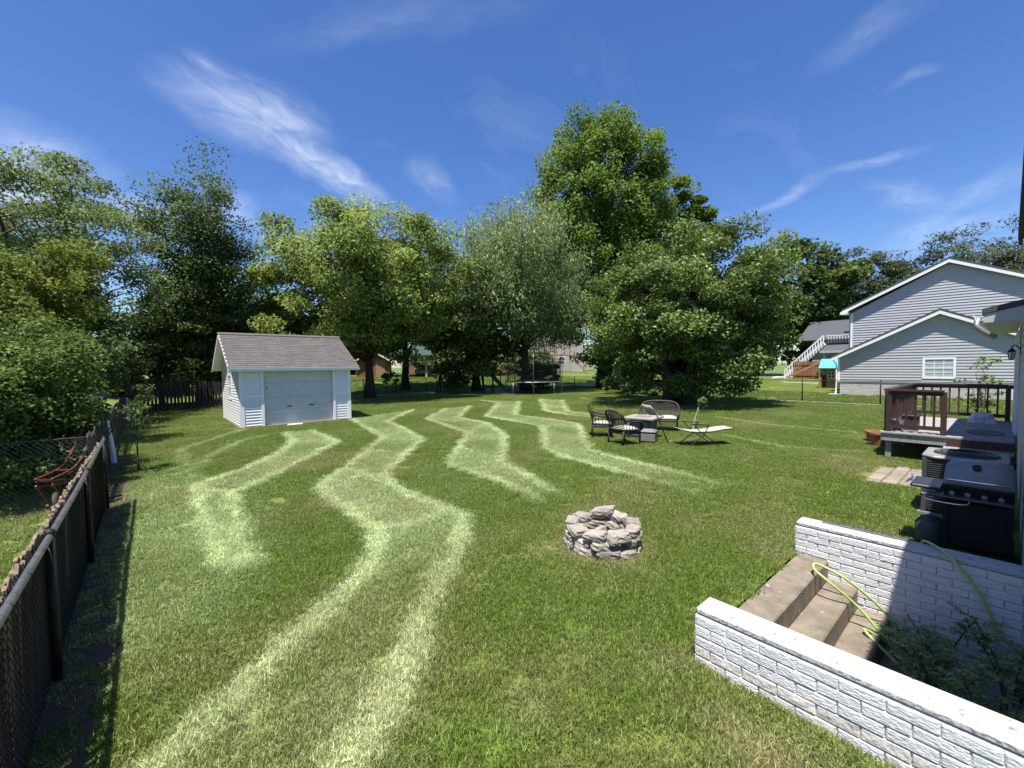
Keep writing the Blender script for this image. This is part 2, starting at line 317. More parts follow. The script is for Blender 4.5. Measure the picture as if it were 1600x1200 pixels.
def stripe(x, y):
    """mowing pattern: 0 dark pass, 1 pale pass; and dryness"""
    x = np.asarray(x, float); y = np.asarray(y, float)
    x0, y0 = x, y
    x = x0+.025*wob(x0, y0, 4, 1)+.012*wob(x0, y0, 13, 21); y = y0+.025*wob(x0, y0, 4, 2)+.012*wob(x0, y0, 13, 22)
    S = np.zeros_like(x)
    dist = np.hypot(x, y)
    def segd(pl):
        d = np.full_like(x, 1e9)
        for (ax, ay), (bx, by) in zip(pl[:-1], pl[1:]):
            ex, ey = bx-ax, by-ay; t = np.clip(((x-ax)*ex+(y-ay)*ey)/(ex*ex+ey*ey), 0, 1)
            d = np.minimum(d, np.hypot(x-ax-t*ex, y-ay-t*ey))
        return d
    def fade(k): return smooth01((y-4.9)/.8) if k == 'A' else smooth01((y-3.9)/2.4) if k == 'C' else smooth01((y-2.3)/3.2) if k == 'D' else 1.
    for k in 'ABCDE':
        l = STRIPES[k+('_in' if k == 'A' else '_l')]; r = STRIPES[k+('_out' if k == 'A' else '_r')]
        poly = l+r[::-1]; ins = np.zeros(x.shape, bool)
        for (ax, ay), (bx, by) in zip(poly, poly[1:]+poly[:1]):
            c = ((ay > y) != (by > y)) & (x < (bx-ax)*(y-ay)/((by-ay) or 1e-9)+ax); ins ^= c
        S = np.maximum(S, np.where(ins, (.42+.16*wob(x, y, 2.2, 3))*fade(k)*(.5+.5*smooth01((dist-3.5)/3)), 0))
    for k, pl in STRIPES.items():
        d = segd(pl); w = np.maximum(.10, .185-.009*dist)+.003*dist
        S = np.maximum(S, WEAK.get(k, .92)*fade(k[0])*(.90+.2*wob(x, y, 1.7, 5)+.1*wob(x, y, 6, 6))*(1-smooth01((d-w*.55)/(w*.6))))
    side = np.exp(-((x-.15)/.8)**2)*smooth01((y-3)/2)*(1-smooth01((y-10)/4))
    S = np.maximum(S, side*(.34+.2*wob(x, y, 2, 7)))
    S = np.clip(S+.10*wob(x, y, 3.1, 9)+.08*wob(x, y, .9, 11), 0, 1)
    D = np.zeros_like(x)
    for (cx, cy, r, a) in DRY: D = np.maximum(D, .72*a*np.clip(.6+.9*wob(x, y, 11, 31), 0, 1)*np.exp(-((((x-cx)+.14*wob(x, y, 6, 33))**2+((y-cy)+.14*wob(x, y, 6, 34))**2)/(r*r*1.5))))
    pr = np.hypot(x-4.07+.05*wob(x, y, 9, 41), y-3.12+.05*wob(x, y, 9, 42)); D = np.maximum(D, .75*np.exp(-((pr-.47)/.10)**2)*np.clip(.7+.6*wob(x, y, 7, 43), 0, 1))
    D = np.clip(D+.34*np.clip(wob(x, y, 1.3, 13)+.6*wob(x, y, 4, 15), 0, 1), 0, 1)
    return S, D

def grid_mesh(name, xs, ys, hole=None):
    X, Y = np.meshgrid(xs, ys); Z = terrain(X, Y)
    v = np.stack([X.ravel(), Y.ravel(), Z.ravel()], 1); nx = len(xs); fs = []
    xm = (xs[1:]+xs[:-1])/2; ym = (ys[1:]+ys[:-1])/2
    J, I = np.meshgrid(np.arange(len(ys)-1), np.arange(nx-1), indexing='ij')
    keep = np.ones(J.shape, bool)
    if hole: keep &= ~((xm[I] > hole[0]) & (xm[I] < hole[1]) & (ym[J] > hole[2]) & (ym[J] < hole[3]))
    a = (J*nx+I)[keep]; fs = np.stack([a, a+1, a+nx+1, a+nx], 1)
    return raw_mesh(name, v, fs)
def raw_mesh(name, v, fs):
    me = bpy.data.meshes.new(name); n, k = fs.shape
    me.vertices.add(len(v)); me.vertices.foreach_set('co', np.asarray(v, np.float32).ravel())
    me.loops.add(n*k); me.loops.foreach_set('vertex_index', fs.astype(np.int32).ravel())
    me.polygons.add(n); me.polygons.foreach_set('loop_start', np.arange(0, n*k, k, dtype=np.int32))
    me.update(calc_edges=True); return me
WELL = (2.95, 5.65, -.6, 1.52)
xs = np.unique(np.round(np.concatenate([[-700, -300, -120, -60, -35, -20, -14, -10], np.arange(-8, 0, .5), np.arange(0, 30, .25), np.arange(30, 70, 2), [80, 100, 140, 250, 500, 900], [WELL[0], WELL[1]]]), 3))
ys = np.unique(np.round(np.concatenate([[-700, -300, -100, -40, -20, -10, -5, -2, -1, WELL[2]], np.arange(0, 36, .25), np.arange(36, 70, 2), [80, 100, 140, 250, 500, 900], [WELL[3]]]), 3))
gm = grid_mesh('lawn', xs, ys, WELL)
co = np.empty(len(gm.vertices)*3, np.float32); gm.vertices.foreach_get('co', co); co = co.reshape(-1, 3)
s_, d_ = stripe(co[:, 0], co[:, 1])
for n_, a_ in (('stripe', s_), ('dry', d_)):
    at = gm.attributes.new(n_, 'FLOAT', 'POINT'); at.data.foreach_set('value', a_.astype(np.float32))
for p in gm.polygons: p.use_smooth = True

G_DARK, G_PALE, G_DRY = (.180, .252, .042), (.68, .76, .43), (.50, .41, .24)
def grassmat(name, atype, trans):
    m = bpy.data.materials.new(name); m.use_nodes = True; t = m.node_tree; p = t.nodes['Principled BSDF']; o = t.nodes['Material Output']
    def att(n): a = t.nodes.new('ShaderNodeAttribute'); a.attribute_name = n; a.attribute_type = atype; return a.outputs['Fac']
    def mix(f, a, b):
        x = t.nodes.new('ShaderNodeMix'); x.data_type = 'RGBA'
        if isinstance(f, float): x.inputs[0].default_value = f
        else: t.links.new(f, x.inputs[0])
        for i, c in ((6, a), (7, b)):
            if isinstance(c, tuple): x.inputs[i].default_value = (*c, 1)
            else: t.links.new(c, x.inputs[i])
        return x.outputs[2]
    c = mix(att('stripe'), G_DARK, G_PALE); c = mix(att('dry'), c, G_DRY)
    h = t.nodes.new('ShaderNodeHueSaturation'); mr = t.nodes.new('ShaderNodeMapRange'); mr.inputs['To Min'].default_value = .45; mr.inputs['To Max'].default_value = 1.6
    if atype == 'INSTANCER':
        a = t.nodes.new('ShaderNodeAttribute'); a.attribute_name = 'tone'; t.links.new(a.outputs['Fac'], mr.inputs[0])
    else:
        g = t.nodes.new('ShaderNodeNewGeometry'); n = t.nodes.new('ShaderNodeTexNoise'); n.inputs['Scale'].default_value = 2.3; n.inputs['Detail'].default_value = 9; n.inputs['Roughness'].default_value = .75
        t.links.new(g.outputs['Position'], n.inputs['Vector']); mr.inputs['From Min'].default_value = .3; mr.inputs['From Max'].default_value = .7; mr.inputs['To Min'].default_value = .38; mr.inputs['To Max'].default_value = .80
        t.links.new(n.outputs[0], mr.inputs[0])
        b = t.nodes.new('ShaderNodeBump'); b.inputs['Strength'].default_value = .8; b.inputs['Distance'].default_value = .05
        n2 = t.nodes.new('ShaderNodeTexNoise'); n2.inputs['Scale'].default_value = 22; n2.inputs['Detail'].default_value = 4; t.links.new(g.outputs['Position'], n2.inputs['Vector'])
        t.links.new(n2.outputs[0], b.inputs['Height']); t.links.new(b.outputs[0], p.inputs['Normal'])
    t.links.new(mr.outputs[0], h.inputs['Value']); t.links.new(c, h.inputs['Color'])
    t.links.new(h.outputs[0], p.inputs['Base Color']); p.inputs['Roughness'].default_value = .5; p.inputs['Specular IOR Level'].default_value = .3 if trans else .1
    if trans:
        tr = t.nodes.new('ShaderNodeBsdfTranslucent'); t.links.new(h.outputs[0], tr.inputs[0]); x = t.nodes.new('ShaderNodeMixShader'); x.inputs[0].default_value = trans
        t.links.new(p.outputs[0], x.inputs[1]); t.links.new(tr.outputs[0], x.inputs[2]); t.links.new(x.outputs[0], o.inputs['Surface'])
    return m
gm.materials.append(grassmat('lawn_ground', 'GEOMETRY', 0)); MAT['blade'] = grassmat('grass_blade', 'INSTANCER', .42)
struct(link('lawn', gm))
part('soil_shade_bed', MB().prism([(-.75, .5)]+[(-.30+.05*math.sin(3*y)+.03*math.sin(7.3*y), y) for y in np.linspace(.5, 14, 50)]+[(-.75, 14)], lambda x, y: (x, y, -.05), lambda x, y: (x, y, .012)), 'soil', None)['kind'] = 'structure'  # bare soil, its dark colour also deepening the fence's shadow strip
part('gravel_drive', MB().prism([(44, 9.5), (70, 15), (70, 21), (52, 17), (45, 13.6)], lambda x, y: (x, y, tz(x, y)-.3), lambda x, y: (x, y, tz(x, y)+.03)), 'gravel', None)['kind'] = 'structure'

# grass blades, scattered as one mass
def clump(seed, n, half, hmin, hmax, w):
    r = np.random.RandomState(seed); V = []; F = []; T = []
    for i in range(n):
        x, y = r.uniform(-half, half, 2); h = r.uniform(hmin, hmax); a = r.uniform(0, 6.28); ww = w*r.uniform(.7, 1.3)
        lx, ly = r.normal(0, .45, 2)*h; ca, sa = math.cos(a)*ww/2, math.sin(a)*ww/2; k = len(V)
        V += [(x-ca, y-sa, -.005), (x+ca, y+sa, -.005), (x+ca*.8+lx*.4, y+sa*.8+ly*.4, h*.6), (x-ca*.8+lx*.4, y-sa*.8+ly*.4, h*.6), (x+lx, y+ly, h)]
        F += [(k, k+1, k+2, k+3), (k+3, k+2, k+4)]; t = r.uniform(0, 1); T += [t, t]
    me = bpy.data.meshes.new('grass_tuft'); me.from_pydata(V, [], F); me.materials.append(MAT['blade'])
    at = me.attributes.new('tone', 'FLOAT', 'FACE'); at.data.foreach_set('value', np.array(T, np.float32))
    return bpy.data.objects.new('grass_tuft', me)
tufts = [clump(i, 150, .085, .014, .043, .0050) for i in range(4)]
def clover(seed):
    r = np.random.RandomState(seed); V = []; F = []; T = []
    for i in range(26):
        x, y = r.normal(0, .06, 2); z = r.uniform(.015, .032); a0 = r.uniform(0, 6.28); q = r.uniform(.004, .007); t = r.uniform(.1, .7)
        for j in range(3):
            a = a0+j*2.094; cx, cy = x+math.cos(a)*q, y+math.sin(a)*q; k = len(V); px_, py_ = -math.sin(a)*q*.8, math.cos(a)*q*.8
            V += [(x, y, z), (cx+px_, cy+py_, z+.003), (cx+math.cos(a)*q, cy+math.sin(a)*q, z+.001), (cx-px_, cy-py_, z+.003)]; F.append((k, k+1, k+2, k+3)); T.append(t)
    me = bpy.data.meshes.new('clover_tuft'); me.from_pydata(V, [], F); me.materials.append(MAT['blade'])
    at = me.attributes.new('tone', 'FLOAT', 'FACE'); at.data.foreach_set('value', np.array(T, np.float32))
    return bpy.data.objects.new('clover_tuft', me)
tufts += [clover(70), clover(71)]
rg = np.random.RandomState(4)
pts = []; scl = []
def scatter(x0, x1, y0, y1, dens, lo, hi, sc):
    n = int((x1-x0)*(y1-y0)*dens); x = rg.uniform(x0, x1, n); y = rg.uniform(y0, y1, n); d = np.hypot(x, y)
    az = np.degrees(np.arctan2(x, y))-40.55
    k = (d >= lo) & (d < hi) & (np.abs(az) < 60)
    k &= ~((x > WELL[0]-.03) & (x < WELL[1]+.1) & (y < WELL[3]+.03)) & ~((x > 2.42) & (x < 6.45) & (y > 17.95) & (y < 22.7))
    k &= ~((np.hypot(x-4.07, y-3.12) < .45) & (rg.uniform(0, 1, n) < .9)) & ~((x > 9.75) & (x < 11.5) & (y > .75) & (y < 1.75)) & ~((x > 5.6) & (x < 17) & (y < .05)) & ~((x > 8.1) & (x < 9) & (y < .8))
    k &= ~((x < -.3) & (x > -.75) & (rg.uniform(0, 1, n) < .75)) & (y < 50)
    pts.append(np.stack([x[k], y[k]], 1)); scl.append(np.full(k.sum(), sc))
scatter(-.6, 8, -1, 8, 190, 0, 7, 1.0)
scatter(-.6, 13, -1, 13, 110, 7, 12, 1.1)
scatter(-.6, 20, -1, 20, 105, 12, 19, 1.05)
scatter(-.6, 27, -1, 33, 55, 19, 33, 1.35)
scatter(-8, -.75, 4, 12, 60, 0, 14, 1.2)
scatter(27, 36, -1, 33, 7, 25, 44, 2.4)
scatter(4, 44, 33, 50, 5, 30, 62, 2.8)
pp = np.concatenate(pts); ss = np.concatenate(scl)*rg.uniform(.8, 1.25, len(pp))
me = bpy.data.meshes.new('grass'); me.vertices.add(len(pp)); me.vertices.foreach_set('co', np.column_stack([pp, terrain(pp[:, 0], pp[:, 1])]).astype(np.float32).ravel())
s_, d_ = stripe(pp[:, 0], pp[:, 1]); s_ = np.clip(s_+rg.normal(0, .07, len(pp)), 0, 1); d_ = np.clip(d_+.12*rg.normal(0, 1, len(pp))*(rg.uniform(0, 1, len(pp)) < .3), 0, 1)
for n_, a_ in (('stripe', s_), ('dry', d_), ('scl', ss)):
    at = me.attributes.new(n_, 'FLOAT', 'POINT'); at.data.foreach_set('value', a_.astype(np.float32))
cl_ = wob(pp[:, 0], pp[:, 1], 2.6, 51)+.7*wob(pp[:, 0], pp[:, 1], 7, 52)
pick = np.where((rg.uniform(0, 1, len(pp)) < np.clip((cl_-.22)*.3, .004, .10)) & (np.hypot(pp[:, 0], pp[:, 1]) < 9), rg.randint(4, 6, len(pp)), rg.randint(0, 4, len(pp))); pick = 5-pick
at = me.attributes.new('pick', 'INT', 'POINT'); at.data.foreach_set('value', pick.astype(np.int32))
at = me.attributes.new('rot', 'FLOAT_VECTOR', 'POINT')
at.data.foreach_set('vector', np.column_stack([rg.normal(0, .06, len(pp)), rg.normal(0, .06, len(pp)), rg.uniform(0, 6.28, len(pp))]).astype(np.float32).ravel())
go = link('grass', me); go['label'] = 'short mown grass with pale zigzag mowing stripes over the whole yard'; go['category'] = 'grass'; go['kind'] = 'stuff'
ng = bpy.data.node_groups.new('grass_scatter', 'GeometryNodeTree')
ng.interface.new_socket('Geometry', in_out='INPUT', socket_type='NodeSocketGeometry'); ng.interface.new_socket('Geometry', in_out='OUTPUT', socket_type='NodeSocketGeometry')
gi = ng.nodes.new('NodeGroupInput'); gout = ng.nodes.new('NodeGroupOutput'); iop = ng.nodes.new('GeometryNodeInstanceOnPoints')
gti = ng.nodes.new('GeometryNodeGeometryToInstance')
for tf in tufts:
    oi = ng.nodes.new('GeometryNodeObjectInfo'); oi.inputs['Object'].default_value = tf; ng.links.new(oi.outputs['Geometry'], gti.inputs[0])
na = ng.nodes.new('GeometryNodeInputNamedAttribute'); na.data_type = 'FLOAT'; na.inputs['Name'].default_value = 'scl'
nr = ng.nodes.new('GeometryNodeInputNamedAttribute'); nr.data_type = 'FLOAT_VECTOR'; nr.inputs['Name'].default_value = 'rot'
ri = ng.nodes.new('GeometryNodeInputNamedAttribute'); ri.data_type = 'INT'; ri.inputs['Name'].default_value = 'pick'
ng.links.new(gi.outputs[0], iop.inputs['Points']); ng.links.new(gti.outputs[0], iop.inputs['Instance']); iop.inputs['Pick Instance'].default_value = True
ng.links.new(ri.outputs['Attribute'], iop.inputs['Instance Index']); ng.links.new(na.outputs['Attribute'], iop.inputs['Scale']); ng.links.new(nr.outputs['Attribute'], iop.inputs['Rotation'])
ng.links.new(iop.outputs[0], gout.inputs[0])
gmod = go.modifiers.new('scatter', 'NODES'); gmod.node_group = ng

# ------------------------------------------------------------------ trees
def leaf_mesh(name, C, Nn, T, Ls, Ws, tone, m):
    """C centres, Nn normals, T tangents: one folded diamond leaf each"""
    Bv = np.cross(Nn, T); Bv /= np.linalg.norm(Bv, axis=1, keepdims=True)+1e-9
    Ls = Ls[:, None]; Ws = Ws[:, None]; lift = Nn*Ws*.22
    v = np.stack([C-T*Ls*.5, C+Bv*Ws*.5+lift-T*Ls*.05, C+T*Ls*.5, C-Bv*Ws*.5+lift-T*Ls*.05], 1).reshape(-1, 3)
    me_ = raw_mesh(name, v, np.arange(len(C)*4).reshape(-1, 4))
    a = me_.attributes.new('tone', 'FLOAT', 'FACE'); a.data.foreach_set('value', np.clip(tone, 0, 1).astype(np.float32))
    me_.materials.append(MAT[m]); return me_
def unit(a): return a/(np.linalg.norm(a, axis=1, keepdims=True)+1e-9)
def tree(name, label, base, crown, nclump, nleaf, leaf, m, trunk_r=.25, group=None, seed=0, fork=None, bark='bark', hang=0., clump_r=.17, shell=2.2, lean=(0, 0), stems=1, bottom=-1., cat='tree', env=.2, point=0., up=.8, spray=0., zs=.58):
    """crown = (dx, dy, zc, rx, ry, rz) about the base"""
    r = np.random.RandomState(seed+11); dx, dy, zc, rx, ry, rz_ = crown
    root = thing(name, label, cat, base, 0, group)
    d = unit(r.normal(size=(nclump*3, 3))); d = d[d[:, 2] > bottom][:nclump]
    e = np.ones(len(d))
    for k in range(6):
        w = r.normal(size=3)*2.6; e += env/2.2*np.sin(d@w+r.uniform(0, 6.28))
    e += spray*np.clip(r.normal(size=len(d)), 0, 2)*np.clip(d[:, 2], 0, 1)
    rr = np.power(r.uniform(.06, 1, len(d)), 1/shell)*e
    P = d*rr[:, None]
    if point: P[:, :2] *= (1-point*np.clip(P[:, 2], -.2, 1)**1)[:, None]
    C = P*[rx, ry, rz_]+[dx, dy, zc]; C[:, 2] = np.maximum(C[:, 2], .15)
    fork = fork if fork is not None else max(.6, zc-rz_*.75)
    mb = MB(); rng = random.Random(seed)
    top = zc+rz_*.55
    for s in range(stems):
        a = 2*math.pi*s/stems+.4; off = 0 if stems == 1 else trunk_r*1.3; sp_ = 0 if stems == 1 else rx*.35
        n = 9; pl = []; rs = []
        for i in range(n):
            t = i/(n-1); z = t*top
            pl.append((off*math.cos(a)+sp_*math.cos(a)*t*t+dx*t*t+rng.uniform(-.5, .5)*trunk_r*t*1.6, off*math.sin(a)+sp_*math.sin(a)*t*t+dy*t*t+rng.uniform(-.5, .5)*trunk_r*t*1.6, z-.05))
            rs.append(trunk_r/(1 if stems == 1 else 1.5)*(1.0-.88*t)*(1.45 if i == 0 else 1))
        mb.tube(pl, rs, 9)
        if s == 0: axis = pl
    for c in C:
        if rng.random() < .25: continue
        t = min(.95, max(fork/top, (c[2]*.62)/top)); i = t*(len(axis)-1); k = int(i); f = i-k; k2 = min(k+1, len(axis)-1)
        s0 = Vector(axis[k]).lerp(Vector(axis[k2]), f); e0 = Vector(c); mid = s0.lerp(e0, .5)+Vector((rng.uniform(-.2, .2), rng.uniform(-.2, .2), .12*(e0-s0).length*(1-hang)))
        r0 = trunk_r*.27*(1-.6*t)
        q = [s0.lerp(mid, .5)*.6+(s0.lerp(mid, .5)*.4), mid, mid.lerp(e0, .55)+Vector((rng.uniform(-.1, .1), rng.uniform(-.1, .1), rng.uniform(-.1, .1))), e0]
        mb.tube([s0]+q, [r0, r0*.8, r0*.55, r0*.33, .006], 5, cap=False)
    part('trunk', mb, bark, root, smooth=True)
    w = r.uniform(.5, 1.5, len(C)); cnt = np.maximum(1, (nleaf*w/w.sum()).astype(int)); idx = np.repeat(np.arange(len(C)), cnt)
    cr = clump_r*(rx+ry+rz_)/3*r.uniform(.65, 1.35, len(C))
    g = unit(r.normal(size=(len(idx), 3)))*(1.45*np.power(r.uniform(0, 1, len(idx)), .42))[:, None]
    off = g*cr[idx][:, None]*[1.05, 1.05, zs]
    if hang: off[:, 2] = off[:, 2]*1.9-hang*cr[idx]*np.abs(r.normal(size=len(idx)))*1.2
    X = C[idx]+off; X[:, 2] = np.maximum(X[:, 2], .08)
    outw = unit(X-np.array([dx, dy, zc]))
    nn = unit(r.normal(size=X.shape)*.75+outw*.45+np.array([0, 0, up])); tt = r.normal(size=X.shape)
    if hang: tt = tt*.35+np.array([0, 0, -1.])*hang; nn = unit(r.normal(size=X.shape)+outw*.5)
    tt = unit(tt-nn*np.sum(tt*nn, 1, keepdims=True))
    sz = r.uniform(.65, 1.25, len(X)); ct = r.normal(0, .14, len(C))
    tone = .5+ct[idx]+r.normal(0, .2, len(X))
    o = link('crown', leaf_mesh('crown', X, nn, tt, leaf[0]*sz, leaf[1]*sz, tone, m), root)
    return root
GB = 'trees along the back of the yard'
tree('maple_tree', 'broad green maple with thick dark trunk just right of the white shed', (11.98, 29.6, 0), (-.7, -.9, 7.8, 6.9, 7.2, 5.7), 230, 84000, (.20, .155), 'maple_leaf', .33, GB, 1, fork=2.6, clump_r=.125, env=.08)
tree('cherry_tree', 'wide low-branching dense tree behind the wicker patio furniture', (21.4, 11.4, 0), (.2, -.3, 4.75, 5.2, 5.2, 4.0), 300, 98000, (.165, .105), 'cherry_leaf', .42, GB, 2, fork=.8, clump_r=.105, env=.06, spray=.17, zs=.7, shell=2.8, stems=3)
tree('tall_tree', 'tallest rounded green tree rising above the others at centre', (32.6, 24.9, 0), (0, 0, 16.2, 6.3, 6.3, 9.2), 330, 95000, (.25, .185), 'tall_leaf', .5, GB, 3, clump_r=.105, env=.025, point=.06, shell=3.2, zs=.95)
tree('willow_tree', 'soft grey-green willow with drooping twigs behind the trampoline', (25.2, 27.6, 0), (-.9, -.4, 9.0, 7.2, 6.8, 6.5), 260, 72000, (.36, .085), 'willow_leaf', .42, GB, 4, fork=3, hang=.75, clump_r=.13, env=.12, bottom=-.75)
tree('shade_tree', 'dark shady tree between the maple and the willow behind the slide', (22.6, 31.4, 0), (-1.6, -1.6, 6.2, 5.0, 5.4, 5.2), 120, 32000, (.27, .2), 'dark_leaf', .38, GB, 5, fork=2, env=.2)
tree('shade_tree', 'dark leafy tree squeezed between the shed maple and the swing set', (17.6, 35.4, 0), (0, 0, 8.4, 5.0, 4.6, 6.2), 110, 22000, (.28, .21), 'maple_leaf', .35, GB, 15, fork=2.4)
tree('shade_tree', 'leafy tree filling the gap between willow and wide dense tree', (30.6, 22.6, 0), (0, 0, 6.2, 3.6, 3.6, 5.2), 90, 15000, (.26, .19), 'tall_leaf', .25, GB, 25, fork=2)
tree('pear_tree', 'dark upright multi-stemmed tree left of the white shed', (2.6, 32.6, 0), (.1, 0, 8.8, 3.0, 3.0, 6.0), 130, 38000, (.165, .11), 'dark_leaf', .22, GB, 6, fork=2.2, stems=4, clump_r=.19, env=.16, spray=.06)
tree('locust_tree', 'tall airy tree with feathery foliage at the upper left', (-3.3, 27.2, 0), (.3, 0, 7.6, 3.9, 4.0, 4.6), 90, 28000, (.145, .085), 'locust_leaf', .3, GB, 7, fork=3, clump_r=.14, env=.2, shell=1.7, spray=.12, stems=2)
tree('locust_tree', 'second airy tree filling the left edge behind the yellowish one', (-5.6, 24.0, 0), (0, 0, 7.2, 3.2, 3.4, 5.0), 70, 26000, (.145, .085), 'locust_leaf', .25, GB, 17, fork=2, clump_r=.15, env=.3)
tree('smoke_tree', 'yellowish olive small tree above the round shrub at left', (-3.3, 17.2, 0), (.6, 0, 4.0, 1.9, 2.3, 2.0), 60, 26000, (.12, .065), 'olive_leaf', .14, GB, 8, fork=1.2, clump_r=.2, env=.2)
tree('understorey_tree', 'low dark tree hiding the picket fence left of the shed', (.6, 31.8, 0), (0, 0, 3.6, 3.0, 1.8, 3.2), 80, 16000, (.2, .14), 'dark_leaf', .14, GB, 9, fork=1, clump_r=.2)
tree('understorey_tree', 'small dark tree standing directly behind the shed', (6.0, 33.0, 0), (0, 0, 3.6, 3.6, 2.0, 3.4), 80, 15000, (.22, .15), 'dark_leaf', .14, GB, 19, fork=1, clump_r=.2)
tree('understorey_tree', 'small dark tree along the left fence behind the yellowish tree', (-2.4, 22.5, 0), (0, 0, 3.4, 1.6, 2.6, 3.0), 70, 13000, (.17, .11), 'dark_leaf', .12, GB, 29, fork=1, clump_r=.22)
tree('small_tree', 'light green tree peeking out right of the tallest tree', (39.4, 20.6, 0), (0, 0, 12.5, 3.4, 3.4, 6.4), 70, 14000, (.34, .25), 'tall_leaf', .3, GB, 10, clump_r=.17, point=.3)
GF = 'far trees beyond the neighbouring houses'
tree('far_tree', 'rounded dark green tree left of the grey house gable', (60, 16.2, .5), (0, 0, 8.6, 5.4, 5.4, 7.6), 110, 15000, (.5, .4), 'far_leaf', .4, GF, 20, clump_r=.16, env=.16)
tree('far_tree', 'dark green tree low behind the dark roofed house', (63, 22.5, .5), (0, 0, 6.6, 5.6, 5.4, 6.0), 90, 11000, (.5, .4), 'far_leaf', .4, GF, 21, clump_r=.18)
for i, (x, y, zc, rx, rz_, lb) in enumerate([(67, 13.2, 8.4, 3.6, 6.6, 'pine next to the rounded dark green tree'), (66, 9.6, 8.4, 3.0, 6.4, 'narrow pine above the slope of the grey house roof'), (67, 6.2, 8.8, 3.0, 6.2, 'short pine just left of the grey gable peak'),
                                            (64, 1.2, 9.2, 4.6, 6.4, 'broad pine crown right of the grey gable peak'), (70, -3.5, 9, 4.6, 6.2, 'pine at the far right edge behind the grey roof')]):
    tree('pine_tree', lb, (x, y, .5), (0, 0, zc, rx, rx, rz_), 70, 12000, (.5, .13), 'pine_leaf', .3, GF, 30+i, clump_r=.2, env=.3, bark='grey_bark')
for i, (x, y, zc, rx, rz_, lb) in enumerate([(8, 62, 6.5, 8, 6.0, 'far tree mass behind the shed roof'), (24, 66, 6.5, 9, 6.5, 'far tree behind the maple trunk'), (38, 62, 6.5, 8, 6.2, 'far tree behind the swing set'),
                                             (58, 58, 7, 9, 7.2, 'far tree behind the house with the timber deck'), (66, 42, 6.5, 8, 6.6, 'far tree glimpsed between willow and dense tree'), (70, 30, 6.0, 8, 6.2, 'far tree behind the dense low-branching tree'), (-8, 44, 6.0, 6, 6.0, 'far tree behind the airy trees at left'), (-14, 34, 5, 5, 5, 'far tree at the extreme left edge')]):
    tree('far_tree', lb, (x, y, tz(x, y)), (0, 0, zc, rx, rx, rz_), 80, 9000, (.55, .42), 'far_leaf', .4, GF, 50+i, clump_r=.18)
for i, (x, y, rx, h, lb) in enumerate([(12, 47, 4, 2.6, 'dark hedge far behind the shed right corner'), (30, 50, 5, 3.2, 'dark hedge behind the far pavilion'), (35.5, 46, 4, 3.0, 'dark hedge behind the swing set and slide'), (44, 47, 4.5, 3.4, 'dark hedge left of the distant deck house'), (56, 36, 5, 4, 'dark hedge right of the distant deck house'), (52, 27, 5, 4, 'dark hedge far behind the wide dense tree'), (1, 40, 5, 3.4, 'dark hedge far behind the left picket fence'), (-7, 30, 4, 4, 'dark hedge at far left behind airy trees')]):
    tree('far_hedge', lb, (x, y, tz(x, y)), (0, 0, h*.5, rx, 2.5, h*.55), 60, 7000, (.34, .26), 'dark_leaf', .1, 'far hedges', 80+i, fork=.3, stems=3, clump_r=.2, cat='hedge')
# shrubs and small plants
tree('round_shrub', 'dense round green shrub beyond the black fence at left', (-2.0, 12.0, 0), (-.1, .1, 1.55, 1.4, 2.7, 1.5), 240, 52000, (.085, .05), 'bush_leaf', .06, None, 60, fork=.2, clump_r=.15, env=.14, cat='shrub', stems=4, up=.8)
tree('round_shrub', 'second green shrub further left beyond the wire fence', (-4.3, 12.0, 0), (0, 0, 1.35, 1.5, 2.0, 1.3), 70, 16000, (.11, .065), 'bush_leaf', .06, None, 61, fork=.2, clump_r=.17, cat='shrub', stems=3, up=.8)
tree('sapling', 'thin young sapling on the lawn edge by the white post', (-.22, 12.0, 0), (0, 0, 1.3, .36, .36, .42), 14, 380, (.07, .04), 'dark_leaf', .022, None, 62, fork=.7, clump_r=.28, cat='sapling')
tree('sapling', 'thin young sapling further back along the left fence', (-.2, 20.4, 0), (0, 0, 1.3, .4, .4, .45), 16, 500, (.1, .055), 'dark_leaf', .022, None, 63, fork=.7, clump_r=.28, cat='sapling')
tree('small_bush', 'small leafy sprout beside the maple trunk', (14.0, 31.6, 0), (.3, 0, 1.3, .9, .8, .5), 16, 900, (.16, .11), 'maple_leaf', .03, None, 64, fork=.5, cat='bush')
tree('red_bush', 'twiggy reddish shrub behind the deck railing', (19.0, .55, 0), (0, 0, 1.15, .55, .5, 1.2), 34, 900, (.09, .06), 'cherry_leaf', .03, None, 65, fork=.1, stems=5, bark='red_leaf', cat='bush', spray=.35)
tree('low_hedge', 'dark undergrowth below the willow behind the trampoline', (27.5, 28.4, 0), (0, 0, 1.2, 2.6, 2.2, 1.1), 40, 7000, (.2, .13), 'dark_leaf', .05, None, 66, fork=.2, stems=3, cat='bush')
tree('low_hedge', 'dark undergrowth by the fence behind the wide dense tree', (26.4, 17.5, 0), (0, 0, .9, 1.6, 2.2, .9), 40, 6000, (.18, .12), 'dark_leaf', .05, None, 67, fork=.2, stems=3, cat='bush')

